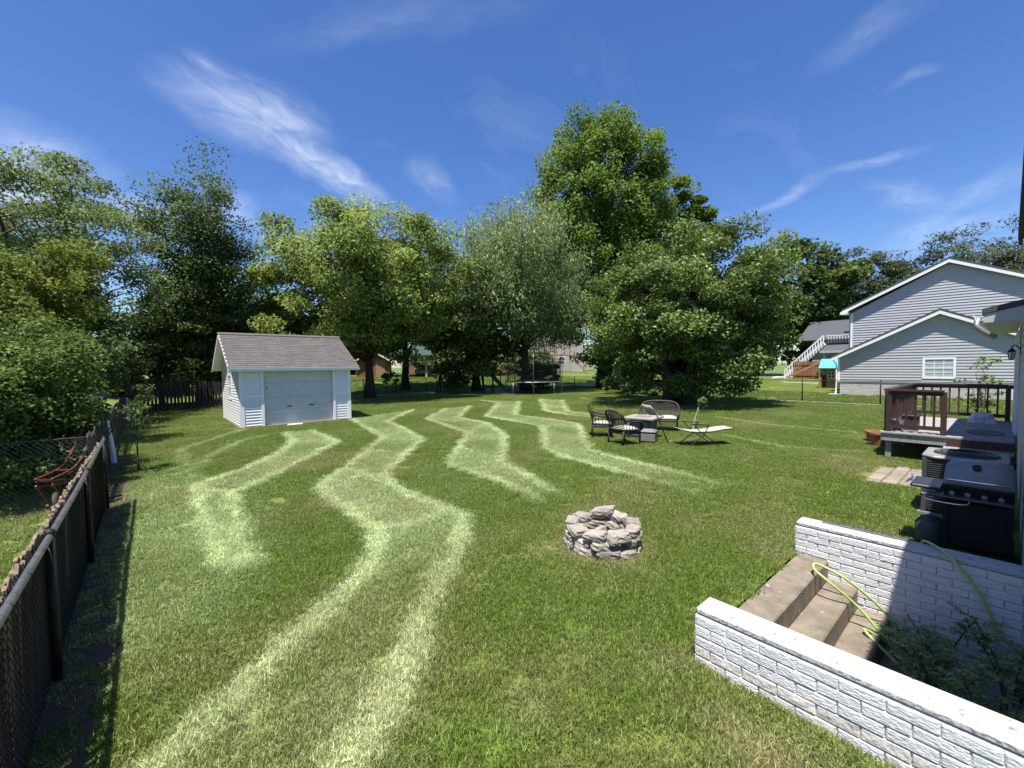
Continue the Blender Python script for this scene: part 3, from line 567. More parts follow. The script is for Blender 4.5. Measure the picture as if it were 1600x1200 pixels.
# ------------------------------------------------------------------ siding, roofs, windows
def siding(parent, m, frame, poly, z0, z1, pitch, holes=(), depth=.016):
    """lap boards on a wall plane. frame(u, v, w) -> 3D (u along, v up, w outwards); poly = wall outline (u, v)"""
    def span(v):
        us = []
        for (a, b), (c, d) in zip(poly, poly[1:]+poly[:1]):
            if (b-v)*(d-v) <= 0 and b != d: us.append(a+(c-a)*(v-b)/(d-b))
        return (min(us), max(us)) if len(us) > 1 else None
    v = z0
    while v < z1-.01:
        t = min(v+pitch, z1); lo = span(v+.002); hi = span(t-.002)
        if lo is None: break
        if hi is None: hi = ((lo[0]+lo[1])/2-.01, (lo[0]+lo[1])/2+.01)
        segs = [(lo[0], lo[1], hi[0], hi[1])]
        for (ha, hb, hc, hd) in holes:
            if v < hd-.02 and t > hc+.02:
                ns = []
                for (a, b, c, d) in segs:
                    if ha > a and ha < b: ns.append((a, ha, c, ha))
                    if hb > a and hb < b: ns.append((hb, b, hb, d))
                    if hb <= a or ha >= b: ns.append((a, b, c, d))
                segs = ns
        for (a, b, c, d) in segs:
            vs = [frame(a, v, 0), frame(b, v, 0), frame(b, v, depth), frame(a, v, depth), frame(c, t, 0), frame(d, t, 0), frame(d, t, .003), frame(c, t, .003)]
            part('siding_board', MB().add(vs, [(0, 3, 2, 1), (4, 5, 6, 7), (0, 1, 5, 4), (1, 2, 6, 5), (2, 3, 7, 6), (3, 0, 4, 7)]), m, parent)
        v += pitch
def window(parent, frame, u0, u1, v0, v1, cols=3, rows=4, trim=.09, glass='blind'):
    w = MB()
    for lo, hi in (((u0-trim, v0-trim), (u1+trim, v0)), ((u0-trim, v1), (u1+trim, v1+trim)), ((u0-trim, v0), (u0, v1)), ((u1, v0), (u1+trim, v1))):
        w.prism([lo, (hi[0], lo[1]), hi, (lo[0], hi[1])], lambda a, b: frame(a, b, -.02), lambda a, b: frame(a, b, .04))
    wo = part('window', w, 'white_trim', parent)
    part('pane', MB().prism([(u0, v0), (u1, v0), (u1, v1), (u0, v1)], lambda a, b: frame(a, b, -.03), lambda a, b: frame(a, b, .004)), glass, wo)
    def mun(a, b, c, d, k=.016): part('muntin', MB().prism([(a, b), (c, b), (c, d), (a, d)], lambda x, y: frame(x, y, .0045), lambda x, y: frame(x, y, k)), 'white_trim', wo)
    vm = (v0+v1)/2; mun(u0, vm-.03, u1, vm+.03, .024)
    for i in range(1, cols): x = u0+(u1-u0)*i/cols; mun(x-.013, v0, x+.013, vm-.03); mun(x-.013, vm+.03, x+.013, v1)
    if rows > 2:
        for a in (v0, vm+.03):
            z = a+(vm-.03-v0)/2
            for i in range(cols):
                xa = u0+(u1-u0)*i/cols+.013; xb = u0+(u1-u0)*(i+1)/cols-.013; mun(xa, z-.012, xb, z+.012)
    return wo

# ------------------------------------------------------------------ white shed with garage door
shed = thing('garden_shed', 'white vinyl shed with a panelled garage door and brown shingle roof', 'shed', (2.5, 18, 0))
SW, SD, SE, SR = 3.95, 4.6, 2.33, 3.58          # width, depth, eave, ridge
wall_o = part('wall', B((.02, .14, .06), (SW-.02, SD-.02, 2.2)).box((.02, .02, .06), (.70, .139, 2.2)).box((3.30, .02, .06), (SW-.02, .139, 2.2)).box((.701, .02, 2.16), (3.299, .139, 2.2)).prism([(0.02, 2.201), (SD-.02, 2.201), (SD/2, SR-.16)], lambda y, z: (.02, y, z), lambda y, z: (SW-.02, y, z)), 'white_siding', shed)
part('slab', B((-.05, -.12, -.05), (SW+.05, SD+.05, .05)), 'step_concrete', shed)
ff = lambda u, v, w: (u, .02-w, v)
siding(wall_o, 'white_siding', ff, [(.11, .08), (.66, .08), (.66, 2.16), (.11, 2.16)], .08, 2.16, .105, depth=.030)
siding(wall_o, 'white_siding', ff, [(3.34, .08), (SW-.11, .08), (SW-.11, 2.16), (3.34, 2.16)], .08, 2.16, .105, depth=.030)
fl = lambda u, v, w: (.02-w, u, v)
siding(wall_o, 'white_siding', fl, [(.11, .08), (SD-.11, .08), (SD-.11, SE), (SD/2, SR-.2), (.11, SE)], .08, SR-.25, .105, holes=[(1.93, 2.77, .92, 2.0)], depth=.030)
for x in (-.0, SW-.11): part('corner_trim', B((x-.022, -.022, .05), (x+.12, .10, 2.255)), 'white_trim', shed)
part('corner_trim', B((-.012, SD-.1, .05), (.1, SD+.012, 2.28)), 'white_trim', shed)
part('header_trim', B((.11, -.012, 2.16), (SW-.11, .018, 2.255)), 'white_trim', shed)
part('door_trim', B((.66, -.03, .05), (.76, .11, 2.159)), 'white_trim', shed)
part('door_trim', B((3.24, -.03, .05), (3.34, .11, 2.159)), 'white_trim', shed)
door = part('garage_door', B((.71, .115, .05), (3.29, .127, 2.158)), 'shed_door', shed); door.location = (0, 0, 0); DY = .115
for r_ in range(4):
    z0 = .055+r_*.525
    sec = part('door_section', B((.765, -.018+DY, z0), (3.235, -.001+DY, z0+.515)), 'shed_door', door, bevel=.006)
    for c_ in range(4):
        x0 = .84+c_*.605
        p_ = MB()
        for lo, hi in (((x0, z0+.09), (x0+.50, z0+.105)), ((x0, z0+.42), (x0+.50, z0+.435)), ((x0, z0+.105), (x0+.015, z0+.42)), ((x0+.485, z0+.105), (x0+.50, z0+.42))): p_.box((lo[0], -.024+DY, lo[1]), (hi[0], -.0185+DY, hi[1]))
        part('panel_moulding', p_, 'shed_door', door)
for x in (1.55, 2.35): part('handle', B((x, -.045+DY, .70), (x+.17, -.019+DY, .73)), 'black_metal', door, bevel=.005)
part('lock', B((.86, -.03+DY, 1.42), (.90, -.019+DY, 1.46)), 'black_metal', door)
window(shed, fl, 2.03, 2.67, 1.02, 1.9, 2, 2, .08, 'glass')
OV = .16; RT = .10
def roof_pt(t, x, lift): # t 0 eave .. 1 ridge on the front slope
    y0, z0, y1, z1 = -OV, SE-.12, SD/2, SR
    n = Vector((0, -(z1-z0), (y1-y0))).normalized(); return (x, y0+(y1-y0)*t+n.y*lift, z0+(z1-z0)*t+n.z*lift)
rf = MB().prism([(-OV, SE-.12), (SD/2, SR), (SD+OV, SE-.12), (SD+OV, SE-.24), (SD/2, SR-.13), (-OV, SE-.24)], lambda y, z: (-.32, y, z), lambda y, z: (SW+.32, y, z))
roof = part('roof', rf, 'white_trim', shed)
slope = Vector(roof_pt(1, 0, 0))-Vector(roof_pt(0, 0, 0)); ang = math.atan2(slope.z, slope.y); nrow = 19; ncol = 15; ex = slope.length/nrow; tw = (SW+.70)/ncol
tab = MB().add([(0, -.01, .002), (tw-.008, -.01, .002), (tw-.008, ex*1.25, .002), (0, ex*1.25, .002), (0, -.01, .016), (tw-.008, -.01, .016), (tw-.008, ex*1.25, .004), (0, ex*1.25, .004)],
               [(0, 3, 2, 1), (4, 5, 6, 7), (0, 1, 5, 4), (1, 2, 6, 5), (2, 3, 7, 6), (3, 0, 4, 7)]).mesh('shingle', 'shingle')
rr_ = random.Random(3)
for i in range(nrow):
    for j in range(ncol):
        x = -.35+j*tw+(tw*.33 if i % 2 else 0)-(tw*.16); p = roof_pt(i/nrow, max(x, -.35), .003+.0012*rr_.random())
        link('shingle', tab, roof, p, (ang, 0, 0), ((min(x+tw, SW+.35)-max(x, -.35))/tw, 1, 1))
part('underlayment', MB().prism([(-OV-.002, SE-.12), (SD/2, SR), (SD/2, SR+.0015), (-OV-.002, SE-.1185)], lambda y, z: (-.35, y, z+.0004), lambda y, z: (SW+.35, y, z+.0004)), 'shingle', roof)
part('back_shingles', MB().prism([(SD/2, SR+.015), (SD+OV+.02, SE-.10), (SD+OV+.02, SE-.12), (SD/2, SR)], lambda y, z: (-.35, y, z+.003), lambda y, z: (SW+.35, y, z+.003)), 'shingle', roof)
part('ridge_cap', MB().prism([(SD/2-.13, SR-.03), (SD/2, SR+.045), (SD/2+.13, SR-.03)], lambda y, z: (-.36, y, z+.004), lambda y, z: (SW+.36, y, z+.004)), 'shingle', roof)
part('gutter', MB().prism([(0, 0), (-.07, .0), (-.09, .10), (-.075, .10), (-.06, .015), (0, .015)], lambda y, z: (-.34, -OV-.002+y, SE-.25+z), lambda y, z: (SW+.34, -OV-.002+y, SE-.25+z)), 'white_trim', shed)
part('rake_board', MB().prism([(-OV, SE-.11), (SD/2, SR+.01), (SD+OV, SE-.11), (SD+OV, SE-.26), (SD/2, SR-.15), (-OV, SE-.26)], lambda y, z: (-.345, y, z), lambda y, z: (-.322, y, z)), 'white_trim', shed)
link_b = thing('concrete_block', 'pale flat stone slab lying at the shed door sill', 'slab', (4.2, 17.72, 0)); part('slab', MB().prism([(-.28, -.1), (.25, -.14), (.32, .1), (-.2, .14)], lambda x, y: (x, y, -.02), lambda x, y: (x, y, .05)), 'foundation', link_b, bevel=.01)

# ------------------------------------------------------------------ fences
def wires(mb, o, d, length, z0, z1, pitch=.058, r=.0016, off=.004):
    """two families of diagonal wires; o origin, d unit dir"""
    o = Vector(o); d = Vector(d); nrm = Vector((-d.y, d.x, 0)); h = z1-z0
    k = -h
    while k < length:
        for s, w in ((1, off), (-1, -off)):
            a, b = (k, k+h) if s > 0 else (k+h, k); za, zb = z0, z1
            if a < 0: za = z0+(0-a)/(b-a)*h; a = 0
            if b < 0: zb = z0+(0-k)/h*0+(k+h)/h*h if False else z1-(0-b)/(a-b)*h; b = 0
            if a > length: za = z0+(a-length)/(a-b)*h; a = length
            if b > length: zb = z1-(b-length)/(b-a)*h; b = length
            if abs(zb-za) > .01: mb.tube([o+d*a+nrm*w+Vector((0, 0, za)), o+d*b+nrm*w+Vector((0, 0, zb))], r, 3, cap=False)
        k += pitch
    return mb
cf = thing('chain_link_fence', 'black chain-link fence with worn shiny top rail along the left side', 'fence', (-.55, 0, 0))
part('top_rail', MB().tube([(0, y, 1.03+.006*math.sin(y)+max(0, y-6)*.022) for y in np.linspace(1.2, 9.15, 30)], .021, 10), 'worn_rail', cf, smooth=True)
for y in (1.9, 4.25, 6.6, 9.1):
    po = part('post', MB().tube([(.0, y, -.05), (0, y, 1.03+max(0, y-6)*.022)], .027, 10), 'black_metal', cf, smooth=True)
    part('post_cap', MB().lathe([(.029, 0), (.031, .03), (.026, .05), (.010, .06)], 10, (0, y, 1.015+max(0, y-6)*.022)), 'black_metal', po, smooth=True)
part('wire_mesh', wires(MB(), (-.026, 1.2, 0), (0, 1, 0), 7.9, .03, 1.065, .052, .0026), 'black_metal', cf, stuff=True)
tie = MB().lathe([(.0215, -.0025), (.0235, 0), (.0215, .0025)], 10).mesh('tie_ring', 'black_metal')
for k in range(18): link('tie_ring', tie, cf, (0, 1.4+k*.42, 1.03+.006*math.sin(1.4+k*.42)+max(0, k*.42-4.6)*.022), (math.pi/2+.25, 0, 0))
sl = thing('slat_screen', 'weathered wooden slat screen standing behind the black chain-link fence', 'fence', (-.60, 0, 0)); rs_ = random.Random(8)
slat_me = [MB().prism([(-.024, 0), (.024, 0), (.024, h-.016), (.008, h), (-.010, h-.003), (-.024, h-.013)], lambda y, z: (-.009, y, z), lambda y, z: (.009, y, z)).mesh('slat', 'slat_wood') for h in (1.07, 1.08, 1.09, 1.095)]
for k in range(158): link('slat', rs_.choice(slat_me), sl, (rs_.uniform(-.006, .006), .9+k*.0515, -.02), (rs_.uniform(-.012, .012), rs_.uniform(-.015, .015), rs_.uniform(-.1, .1)))
for z in (.25, .9): part('backing_rail', B((-.06, .8, z), (-.025, 9.05, z+.07)), 'slat_wood', sl)
pf = thing('picket_fence', 'dark weathered picket fence along the left edge beyond the black fence', 'fence', (-.75, 0, 0))
pk = [MB().prism([(-.05, 0), (.05, 0), (.05, h-.06), (0, h), (-.05, h-.06)], lambda y, z: (-.011, y, z), lambda y, z: (.011, y, z)).mesh('picket', 'old_picket') for h in (1.12, 1.18)]
for k in range(126): link('picket', rs_.choice(pk), pf, (0, 9.35+k*.15, 0), (rs_.uniform(-.03, .03), 0, 0))
for z in (.3, .85): part('rail', B((-.06, 9.25, z), (-.014, 28.2, z+.08)), 'old_picket', pf)
bf = thing('picket_fence', 'dark gapped picket fence in deep shade between left corner and shed', 'fence', (0, 28.9, 0))
pk2 = [MB().prism([(-.055, 0), (.055, 0), (.055, h-.06), (0, h), (-.055, h-.06)], lambda x, z: (x, -.011, z), lambda x, z: (x, .011, z)).mesh('picket', 'old_picket') for h in (1.5, 1.58)]
for k in range(56): link('picket', rs_.choice(pk2), bf, (-.8+k*.155, k*.012, 0), (0, rs_.uniform(-.02, .02), .08))
for z in (.35, 1.15): part('rail', MB().bar((-.9, .03, z), (8, .74, z), .05, .09), 'old_picket', bf)
for (x, y, h, l, lb) in ((-.66, 13.5, .98, .10, 'white peeling post leaning at the end of the black fence'), (-.66, 24.3, .95, .05, 'white peeling post further back along the left fence')):
    w_ = thing('fence_post', lb, 'post', (x, y, 0)); part('post', MB().tube([(0, 0, -.05), (-l*.4, 0, h*.5), (-l, 0, h)], [.055, .05, .045], 8), 'white_trim', w_)
    part('cap', MB().lathe([(.06, 0), (.06, .025), (.02, .06)], 8, (-l, 0, h-.01)), 'white_trim', w_)
wf = thing('wire_fence', 'galvanised chain-link fence running left in front of the round shrub', 'fence', (-.8, 10.0, 0))
part('top_rail', MB().tube([(0, 0, 1.05), (-5.5, .35, 1.05)], .014, 8), 'charcoal', wf, smooth=True)
part('wire_mesh', wires(MB(), (0, .0, 0), Vector((-5.5, .35, 0)).normalized(), 5.5, (.03), 1.05, .075, .0013), 'grey_metal', wf, stuff=True)
for x in (-2.6, -5.4): part('post', MB().tube([(x, -x*.0636, -.05), (x, -x*.0636, 1.1)], .026, 8), 'galvanised', wf, smooth=True)
def far_fence(name, label, o, d, length, n):
    f_ = thing(name, label, 'fence', o); d = Vector(d)
    part('top_rail', MB().tube([(0, 0, 1.18), tuple(d*length+Vector((0, 0, 1.18)))], .02, 6), 'black_metal', f_, smooth=True)
    part('wire_mesh', wires(MB(), (0, 0, 0), d, length, .03, 1.18, .07, .0016), 'black_metal', f_, stuff=True)
    for i in range(n): p = d*(length*i/(n-1)); part('post', MB().tube([(p.x, p.y, -.05), (p.x, p.y, 1.24)], .03, 8), 'black_metal', f_, smooth=True)
far_fence('chain_link_fence', 'black chain-link fence along the right side before the grey house', (27.4, -2.5, 0), (0, 1, 0), 36.3, 12)
far_fence('chain_link_fence', 'black chain-link fence across the back beyond the swing set', (7.5, 33.8, 0), (1, 0, 0), 19.85, 8)

# ------------------------------------------------------------------ red cart beyond the fence
wb = thing('garden_cart', 'old red tubular garden cart with one rubber wheel behind the black fence', 'cart', (-1.10, 9.2, 0))
def wbp(x, y, z): return (x+1.1, y-9.2, z)
for s, dz in ((-.97, 0), (-1.13, .02)):
    part('frame_tube', MB().tube(curve([wbp(s-.12, 8.85, .62+dz), wbp(s-.02, 9.5, .60+dz), wbp(s+.02, 10.0, .60+dz), wbp(s+.08, 10.35, .72+dz), wbp(s+.16, 11.1, 1.0+dz), wbp(s+.18, 11.3, 1.05+dz)]), .016, 8), 'red_paint', wb, smooth=True)
    part('strut', MB().tube([wbp(s-.12, 8.9, .60), wbp(s+.02, 10.1, .34)], .011, 6), 'red_paint', wb)
    part('strut', MB().tube([wbp(s-.12, 8.86, .55), wbp(s-.03, 9.12, .20)], .012, 6), 'red_paint', wb)
    part('leg', MB().tube([wbp(s+.02, 10.05, .6), wbp(s+.02, 10.2, .3), wbp(s+.02, 10.3, 0)], .012, 6), 'red_paint', wb)
    part('lower_rail', MB().tube([wbp(s-.12, 8.86, .52), wbp(s+.02, 10.1, .33)], .012, 6), 'red_paint', wb)
part('cross_bar', MB().bar(wbp(-1.09, 8.86, .61), wbp(-1.25, 8.86, .63), .02), 'red_paint', wb)
part('cross_plate', MB().bar(wbp(-.99, 9.5, .62), wbp(-1.15, 9.5, .64), .06, .008), 'red_paint', wb)
wh = part('tyre', MB().tube([(0, -.08+.145*math.cos(a), .185+.145*math.sin(a)) for a in np.linspace(0, 2*math.pi, 25)], .042, 8, cap=False), 'rubber', wb, smooth=True)
part('rim', MB().tube([(-.035, -.08, .185), (.035, -.08, .185)], .105, 18), 'tan_paint', wh); part('hub', MB().tube([(-.1, -.08, .185), (.1, -.08, .185)], .022, 10), 'red_paint', wh)

# ------------------------------------------------------------------ basement stairwell
def rough_brick(m, seed):
    """one brick with an uneven, hand-formed front face"""
    q = random.Random(seed); nx, nz = 3, 3; vs = []; fs = []; ys_ = (0, .007, .191, .198); zs_ = (0, .006, .0615, .0675)
    for k in range(nz+1):
        for i in range(nx+1):
            e = i in (0, nx) or k in (0, nz)
            vs.append((-.002 if e else -.0082-q.uniform(-.0008, .0022), ys_[i]+q.uniform(-.0015, .0015), zs_[k]+q.uniform(-.0015, .0015)))
    for k in range(nz):
        for i in range(nx): a0 = k*(nx+1)+i; fs.append((a0, a0+1, a0+nx+2, a0+nx+1))
    n0 = len(vs); rim = list(range(nx+1))+[(k+1)*(nx+1)+nx for k in range(nz)]+[nz*(nx+1)+i for i in range(nx-1, -1, -1)]+[k*(nx+1) for k in range(nz-1, 0, -1)]
    for i in rim: vs.append((.004, vs[i][1], vs[i][2]))
    for i in range(len(rim)): j = (i+1) % len(rim); fs.append((rim[i], n0+i, n0+j, rim[j]))
    return MB().add(vs, fs).mesh('brick', m)
bp = [[rough_brick(k, j) for j in range(6)] for k in ('painted_brick', 'dirty_brick')]
rb = random.Random(5)
def brick_face(parent, x, y0, y1, z0, z1, cutoff=None, dirty=0):
    ch, bl = .0735, .207; r_ = 0; z = z1
    while z-ch > z0-.02:
        z -= ch; y = y1-(bl/2 if r_ % 2 else 0)+0; yy = y1
        while yy > y0+.02:
            ln = bl/2 if (r_ % 2 and yy == y1) else bl; a = max(yy-ln, y0)
            if not (cutoff and cutoff((a+yy)/2, z)):
                link('brick', rb.choice(bp[1 if (z-z0) < dirty and rb.random() < .85 else 0]), parent, (x-rb.uniform(0, .005), a+.002, z+rb.uniform(-.002, .002)), (rb.uniform(-.012, .012), rb.uniform(-.015, .015), rb.uniform(-.008, .008)), (1, (yy-a-.004)/.198, 1))
            yy = a
        r_ += 1
w1 = thing('retaining_wall', 'white painted brick wall on the near side of the basement steps', 'wall', (2.93, 1.42, 0))
c1 = part('wall_core', B((.0, -2.0, -1.3), (.20, 0, .36)), 'painted_brick', w1)
part('cap', MB().box((-.005, -2.0, .361), (.205, .004, .415)), 'paint_cap', w1, bevel=.016)
brick_face(c1, -.001, -1.75, 0, -.03, .36, dirty=.15)
be = MB().box((0, -.004, 0), (.198, .012, .064)).mesh('brick', 'painted_brick', bevel=.005)
for i in range(5): link('brick', be, c1, (.002, 0.0, .36-.0735*(i+1)), None, (.99, 1, 1))
w2 = thing('retaining_wall', 'white painted brick wall on the far side of the basement steps', 'wall', (5.52, 1.53, 0))
c2 = part('wall_core', B((0, -2.1, -1.3), (.20, 0, .31)), 'painted_brick', w2)
part('cap', MB().box((-.005, -2.1, .311), (.205, .004, .365)), 'paint_cap', w2, bevel=.016)
brick_face(c2, -.001, -1.66, 0, -1.2, .31, cutoff=lambda y, z: z < -.19+(min(0, y+.26))/.26*.2-.06)
for i in range(5): link('brick', be, c2, (.002, 0.0, .31-.0735*(i+1)), None, (.99, 1, 1))
st = thing('basement_steps', 'stained concrete steps descending between the two white walls', 'steps', (3.14, 1.50, 0))
for i in range(6):
    y1 = 0 if i == 0 else -.28-.255*(i-1); y0 = -.28-.255*i; z = .012-.20*i
    part('step', B((0, y0, z-.215), (2.372, y1+.001*i, z)), 'step_concrete', st, bevel=.012)
part('landing', B((0, -2.0, -1.35), (2.372, -1.55, -1.2)), 'step_concrete', st)
hs_ = thing('garden_hose', 'yellow-green garden hose looped over the concrete steps', 'hose', (5.1, .8, 0))
hp = [(4.9, .28, -.78), (5.05, .42, -.66), (5.1, .62, -.50), (5.08, .88, -.22), (4.98, 1.07, -.03), (5.0, 1.22, .06), (5.13, 1.23, .07), (5.16, 1.02, .0), (5.28, .80, -.20), (5.38, .64, -.42), (5.36, .53, -.56), (5.2, .55, -.56), (5.10, .70, -.45), (4.98, .82, -.36), (4.9, .6, -.5), (4.85, .2, -.75), (5.2, .0, -.8), (5.42, -.05, -.7)]
part('hose_tube', MB().tube(curve([(x-5.1, y-.8, z+.02) for x, y, z in hp], 8), .0125, 8), 'hose', hs_, smooth=True)
hb_ = thing('garden_hose', 'green hose draped over the far white wall in shade', 'hose', (5.45, .3, 0))
hq = [(5.85, .50, .04), (5.80, .52, .30), (5.70, .50, .395), (5.60, .40, .392), (5.49, .30, .36), (5.470, .24, .28), (5.470, .13, .12), (5.470, .03, -.12), (5.470, -.12, -.36), (5.46, -.3, -.65)]
part('hose_tube', MB().tube(curve([(x-5.45, y-.3, z) for x, y, z in hq], 8), .0125, 8), 'hose', hb_, smooth=True)
sp = thing('spike_strip', 'row of short wire spikes along the top of the far white wall', 'spikes', (5.66, 1.0, .372))
part('base_strip', B((-.012, -.40, 0), (.012, .32, .004)), 'grey_metal', sp)
spk = MB().tube([(0, 0, .002), (0, 0, .045)], .0022, 4).mesh('spike', 'grey_metal')
for k in range(36): link('spike', spk, sp, (0, -.39+k*.02, 0), (.0, .25 if k % 2 else -.25, 0))
def nandina(label, base, h, n, seed, spread):
    r = np.random.RandomState(seed); root = thing('shrub', label, 'shrub', base); mb = MB(); X = []; Tn = []; Nn = []
    for i in range(n):
        a = r.uniform(0, 6.28); e = np.array([math.cos(a)*spread*r.uniform(.3, 1), math.sin(a)*spread*r.uniform(.3, 1), h*r.uniform(.6, 1)])
        pl = [np.zeros(3), e*[.35, .35, .6], e]; pl = [tuple(p) for p in curve(pl, 5)]; mb.tube(pl, [.006]*len(pl), 5)
        for k in range(18):
            t = r.uniform(.35, 1); q = np.array(pl[min(int(t*len(pl)), len(pl)-1)]); b = r.uniform(0, 6.28); rl = r.uniform(.05, .22)
            dirv = np.array([math.cos(b), math.sin(b), r.uniform(-.1, .4)])
            for s in np.linspace(.35, 1, 5):
                for sd_ in (-1, 1):
                    side = np.array([-dirv[1], dirv[0], .2])*sd_; X.append(q+dirv*rl*s+side*.022); Tn.append(side+dirv*.5); Nn.append(np.array([0, 0, 1])+r.normal(size=3)*.35)
            mb.tube([tuple(q), tuple(q+dirv*rl)], .002, 3)
    part('stem', mb, 'bark', root)
    X = np.array(X); Nn = unit(np.array(Nn)); Tn = np.array(Tn); Tn = unit(Tn-Nn*np.sum(Tn*Nn, 1, keepdims=True))
    link('foliage', leaf_mesh('foliage', X, Nn, Tn, r.uniform(.035, .055, len(X)), r.uniform(.016, .024, len(X)), .5+r.normal(0, .25, len(X)), 'nandina_leaf'), root)
nandina('leafy shrub growing beside the lowest visible basement step', (5.2, .34, -.85), .8, 5, 1, .35)
nandina('leafy shrub in the stairwell behind the near white wall', (4.7, .28, -.95), .85, 4, 2, .45)
nandina('small leafy shrub against the shaded far white wall', (5.25, -.08, -.9), 1.0, 4, 3, .3)
nandina('low leafy shrub at the right edge above the near wall', (4.3, .02, -.9), 1.0, 3, 4, .4)

# ------------------------------------------------------------------ fire pit
fp = thing('fire_pit', 'round fire pit of stacked grey fieldstones on the lawn', 'fire pit', (4.07, 3.12, 0)); rp = random.Random(12)
def stone(l, w, h, seed):
    r = random.Random(seed); m = MB(); import bmesh as _b
    bm = _b.new(); _b.ops.create_cube(bm, size=1); _b.ops.subdivide_edges(bm, edges=bm.edges[:], cuts=3, use_grid_fill=True)
    ph = [r.uniform(0, 6.28) for _ in range(9)]
    for v in bm.verts:
        c = v.co; s = Vector((c.x, c.y, c.z))*2; k = 1/max(.8, (abs(s.x)**6+abs(s.y)**6+abs(s.z)**6)**(1/6)*.98); c2_ = s*k*.5*1.0
        n_ = .06*math.sin(4*s.x+ph[0]+3*s.y)+.05*math.sin(5*s.y+ph[1]+2*s.z)+.05*math.sin(6*s.z+ph[2]+4*s.x)+r.uniform(-.02, .02)
        c2_ = c2_*(1+n_); v.co = (c2_.x*l*(1+.12*s.z*math.sin(ph[3])), c2_.y*w*(1+.1*s.x*math.sin(ph[4])), c2_.z*h*(1+.16*s.x*math.sin(ph[5])))
    me_ = bpy.data.meshes.new('stone'); bm.to_mesh(me_); bm.free(); me_.materials.append(MAT['stone'])
    return me_
for row, (n, R, z, l, w, h, off) in enumerate([(10, .365, .045, .25, .17, .115, .2), (11, .36, .138, .225, .17, .10, .5), (9, .362, .238, .225, .165, .10, .1)]):
    for i in range(n):
        a = 2*math.pi*(i+off)/n+rp.uniform(-.05, .05)
        if row == 1 and i in (7,): continue
        o = link('stone', stone(l*rp.uniform(.85, 1.12), w*rp.uniform(.9, 1.1), h*rp.uniform(.85, 1.15), 100*row+i), fp, (R*math.cos(a), R*math.sin(a), z+rp.uniform(-.01, .012)), (rp.uniform(-.1, .1), rp.uniform(-.12, .12), a+math.pi/2+rp.uniform(-.12, .12)))
link('stone', stone(.25, .16, .10, 777), fp, (.34*math.cos(.62), .34*math.sin(.62), .295), (.1, .18, .6+math.pi/2))
for i in range(13):
    a = rp.uniform(0, 6.28); q = rp.uniform(0, .19); link('stone', stone(rp.uniform(.1, .2), rp.uniform(.08, .13), .09, 900+i), fp, (q*math.cos(a), q*math.sin(a), .05+rp.uniform(0, .05)), (rp.uniform(-.3, .3), rp.uniform(-.3, .3), rp.uniform(0, 6)))
part('ash_bed', MB().lathe([(.36, -.01), (.36, .03), (.02, .045)], 20), 'soil', fp)

# ------------------------------------------------------------------ patio furniture
def pillow(lo, hi, bulge=.02):
    m = MB(); nx = 6
    (a, b, c), (d, e, f) = lo, hi; vs = []; fs = []
    for top in (0, 1):
        for i in range(nx+1):
            for j in range(nx+1):
                u, v = i/nx, j/nx; k = (1-abs(2*u-1)**4)*(1-abs(2*v-1)**4); z = (c+f)/2+(1 if top else -1)*((f-c)/2*(.25+.75*k)+bulge*k)
                vs.append((a+(d-a)*u, b+(e-b)*v, z))
    q = (nx+1)**2
    for top in (0, 1):
        for i in range(nx):
            for j in range(nx):
                k = top*q+i*(nx+1)+j; g = (k, k+1, k+nx+2, k+nx+1); fs.append(g if not top else g[::-1])
    rim = [i*(nx+1) for i in range(nx+1)]+[nx*(nx+1)+j for j in range(1, nx+1)]+[i*(nx+1)+nx for i in range(nx-1, -1, -1)]+[j for j in range(nx-1, 0, -1)]
    for s_i in range(len(rim)): a_, b_ = rim[s_i], rim[(s_i+1) % len(rim)]; fs.append((a_, b_, b_+q, a_+q))
    return m.add(vs, fs)
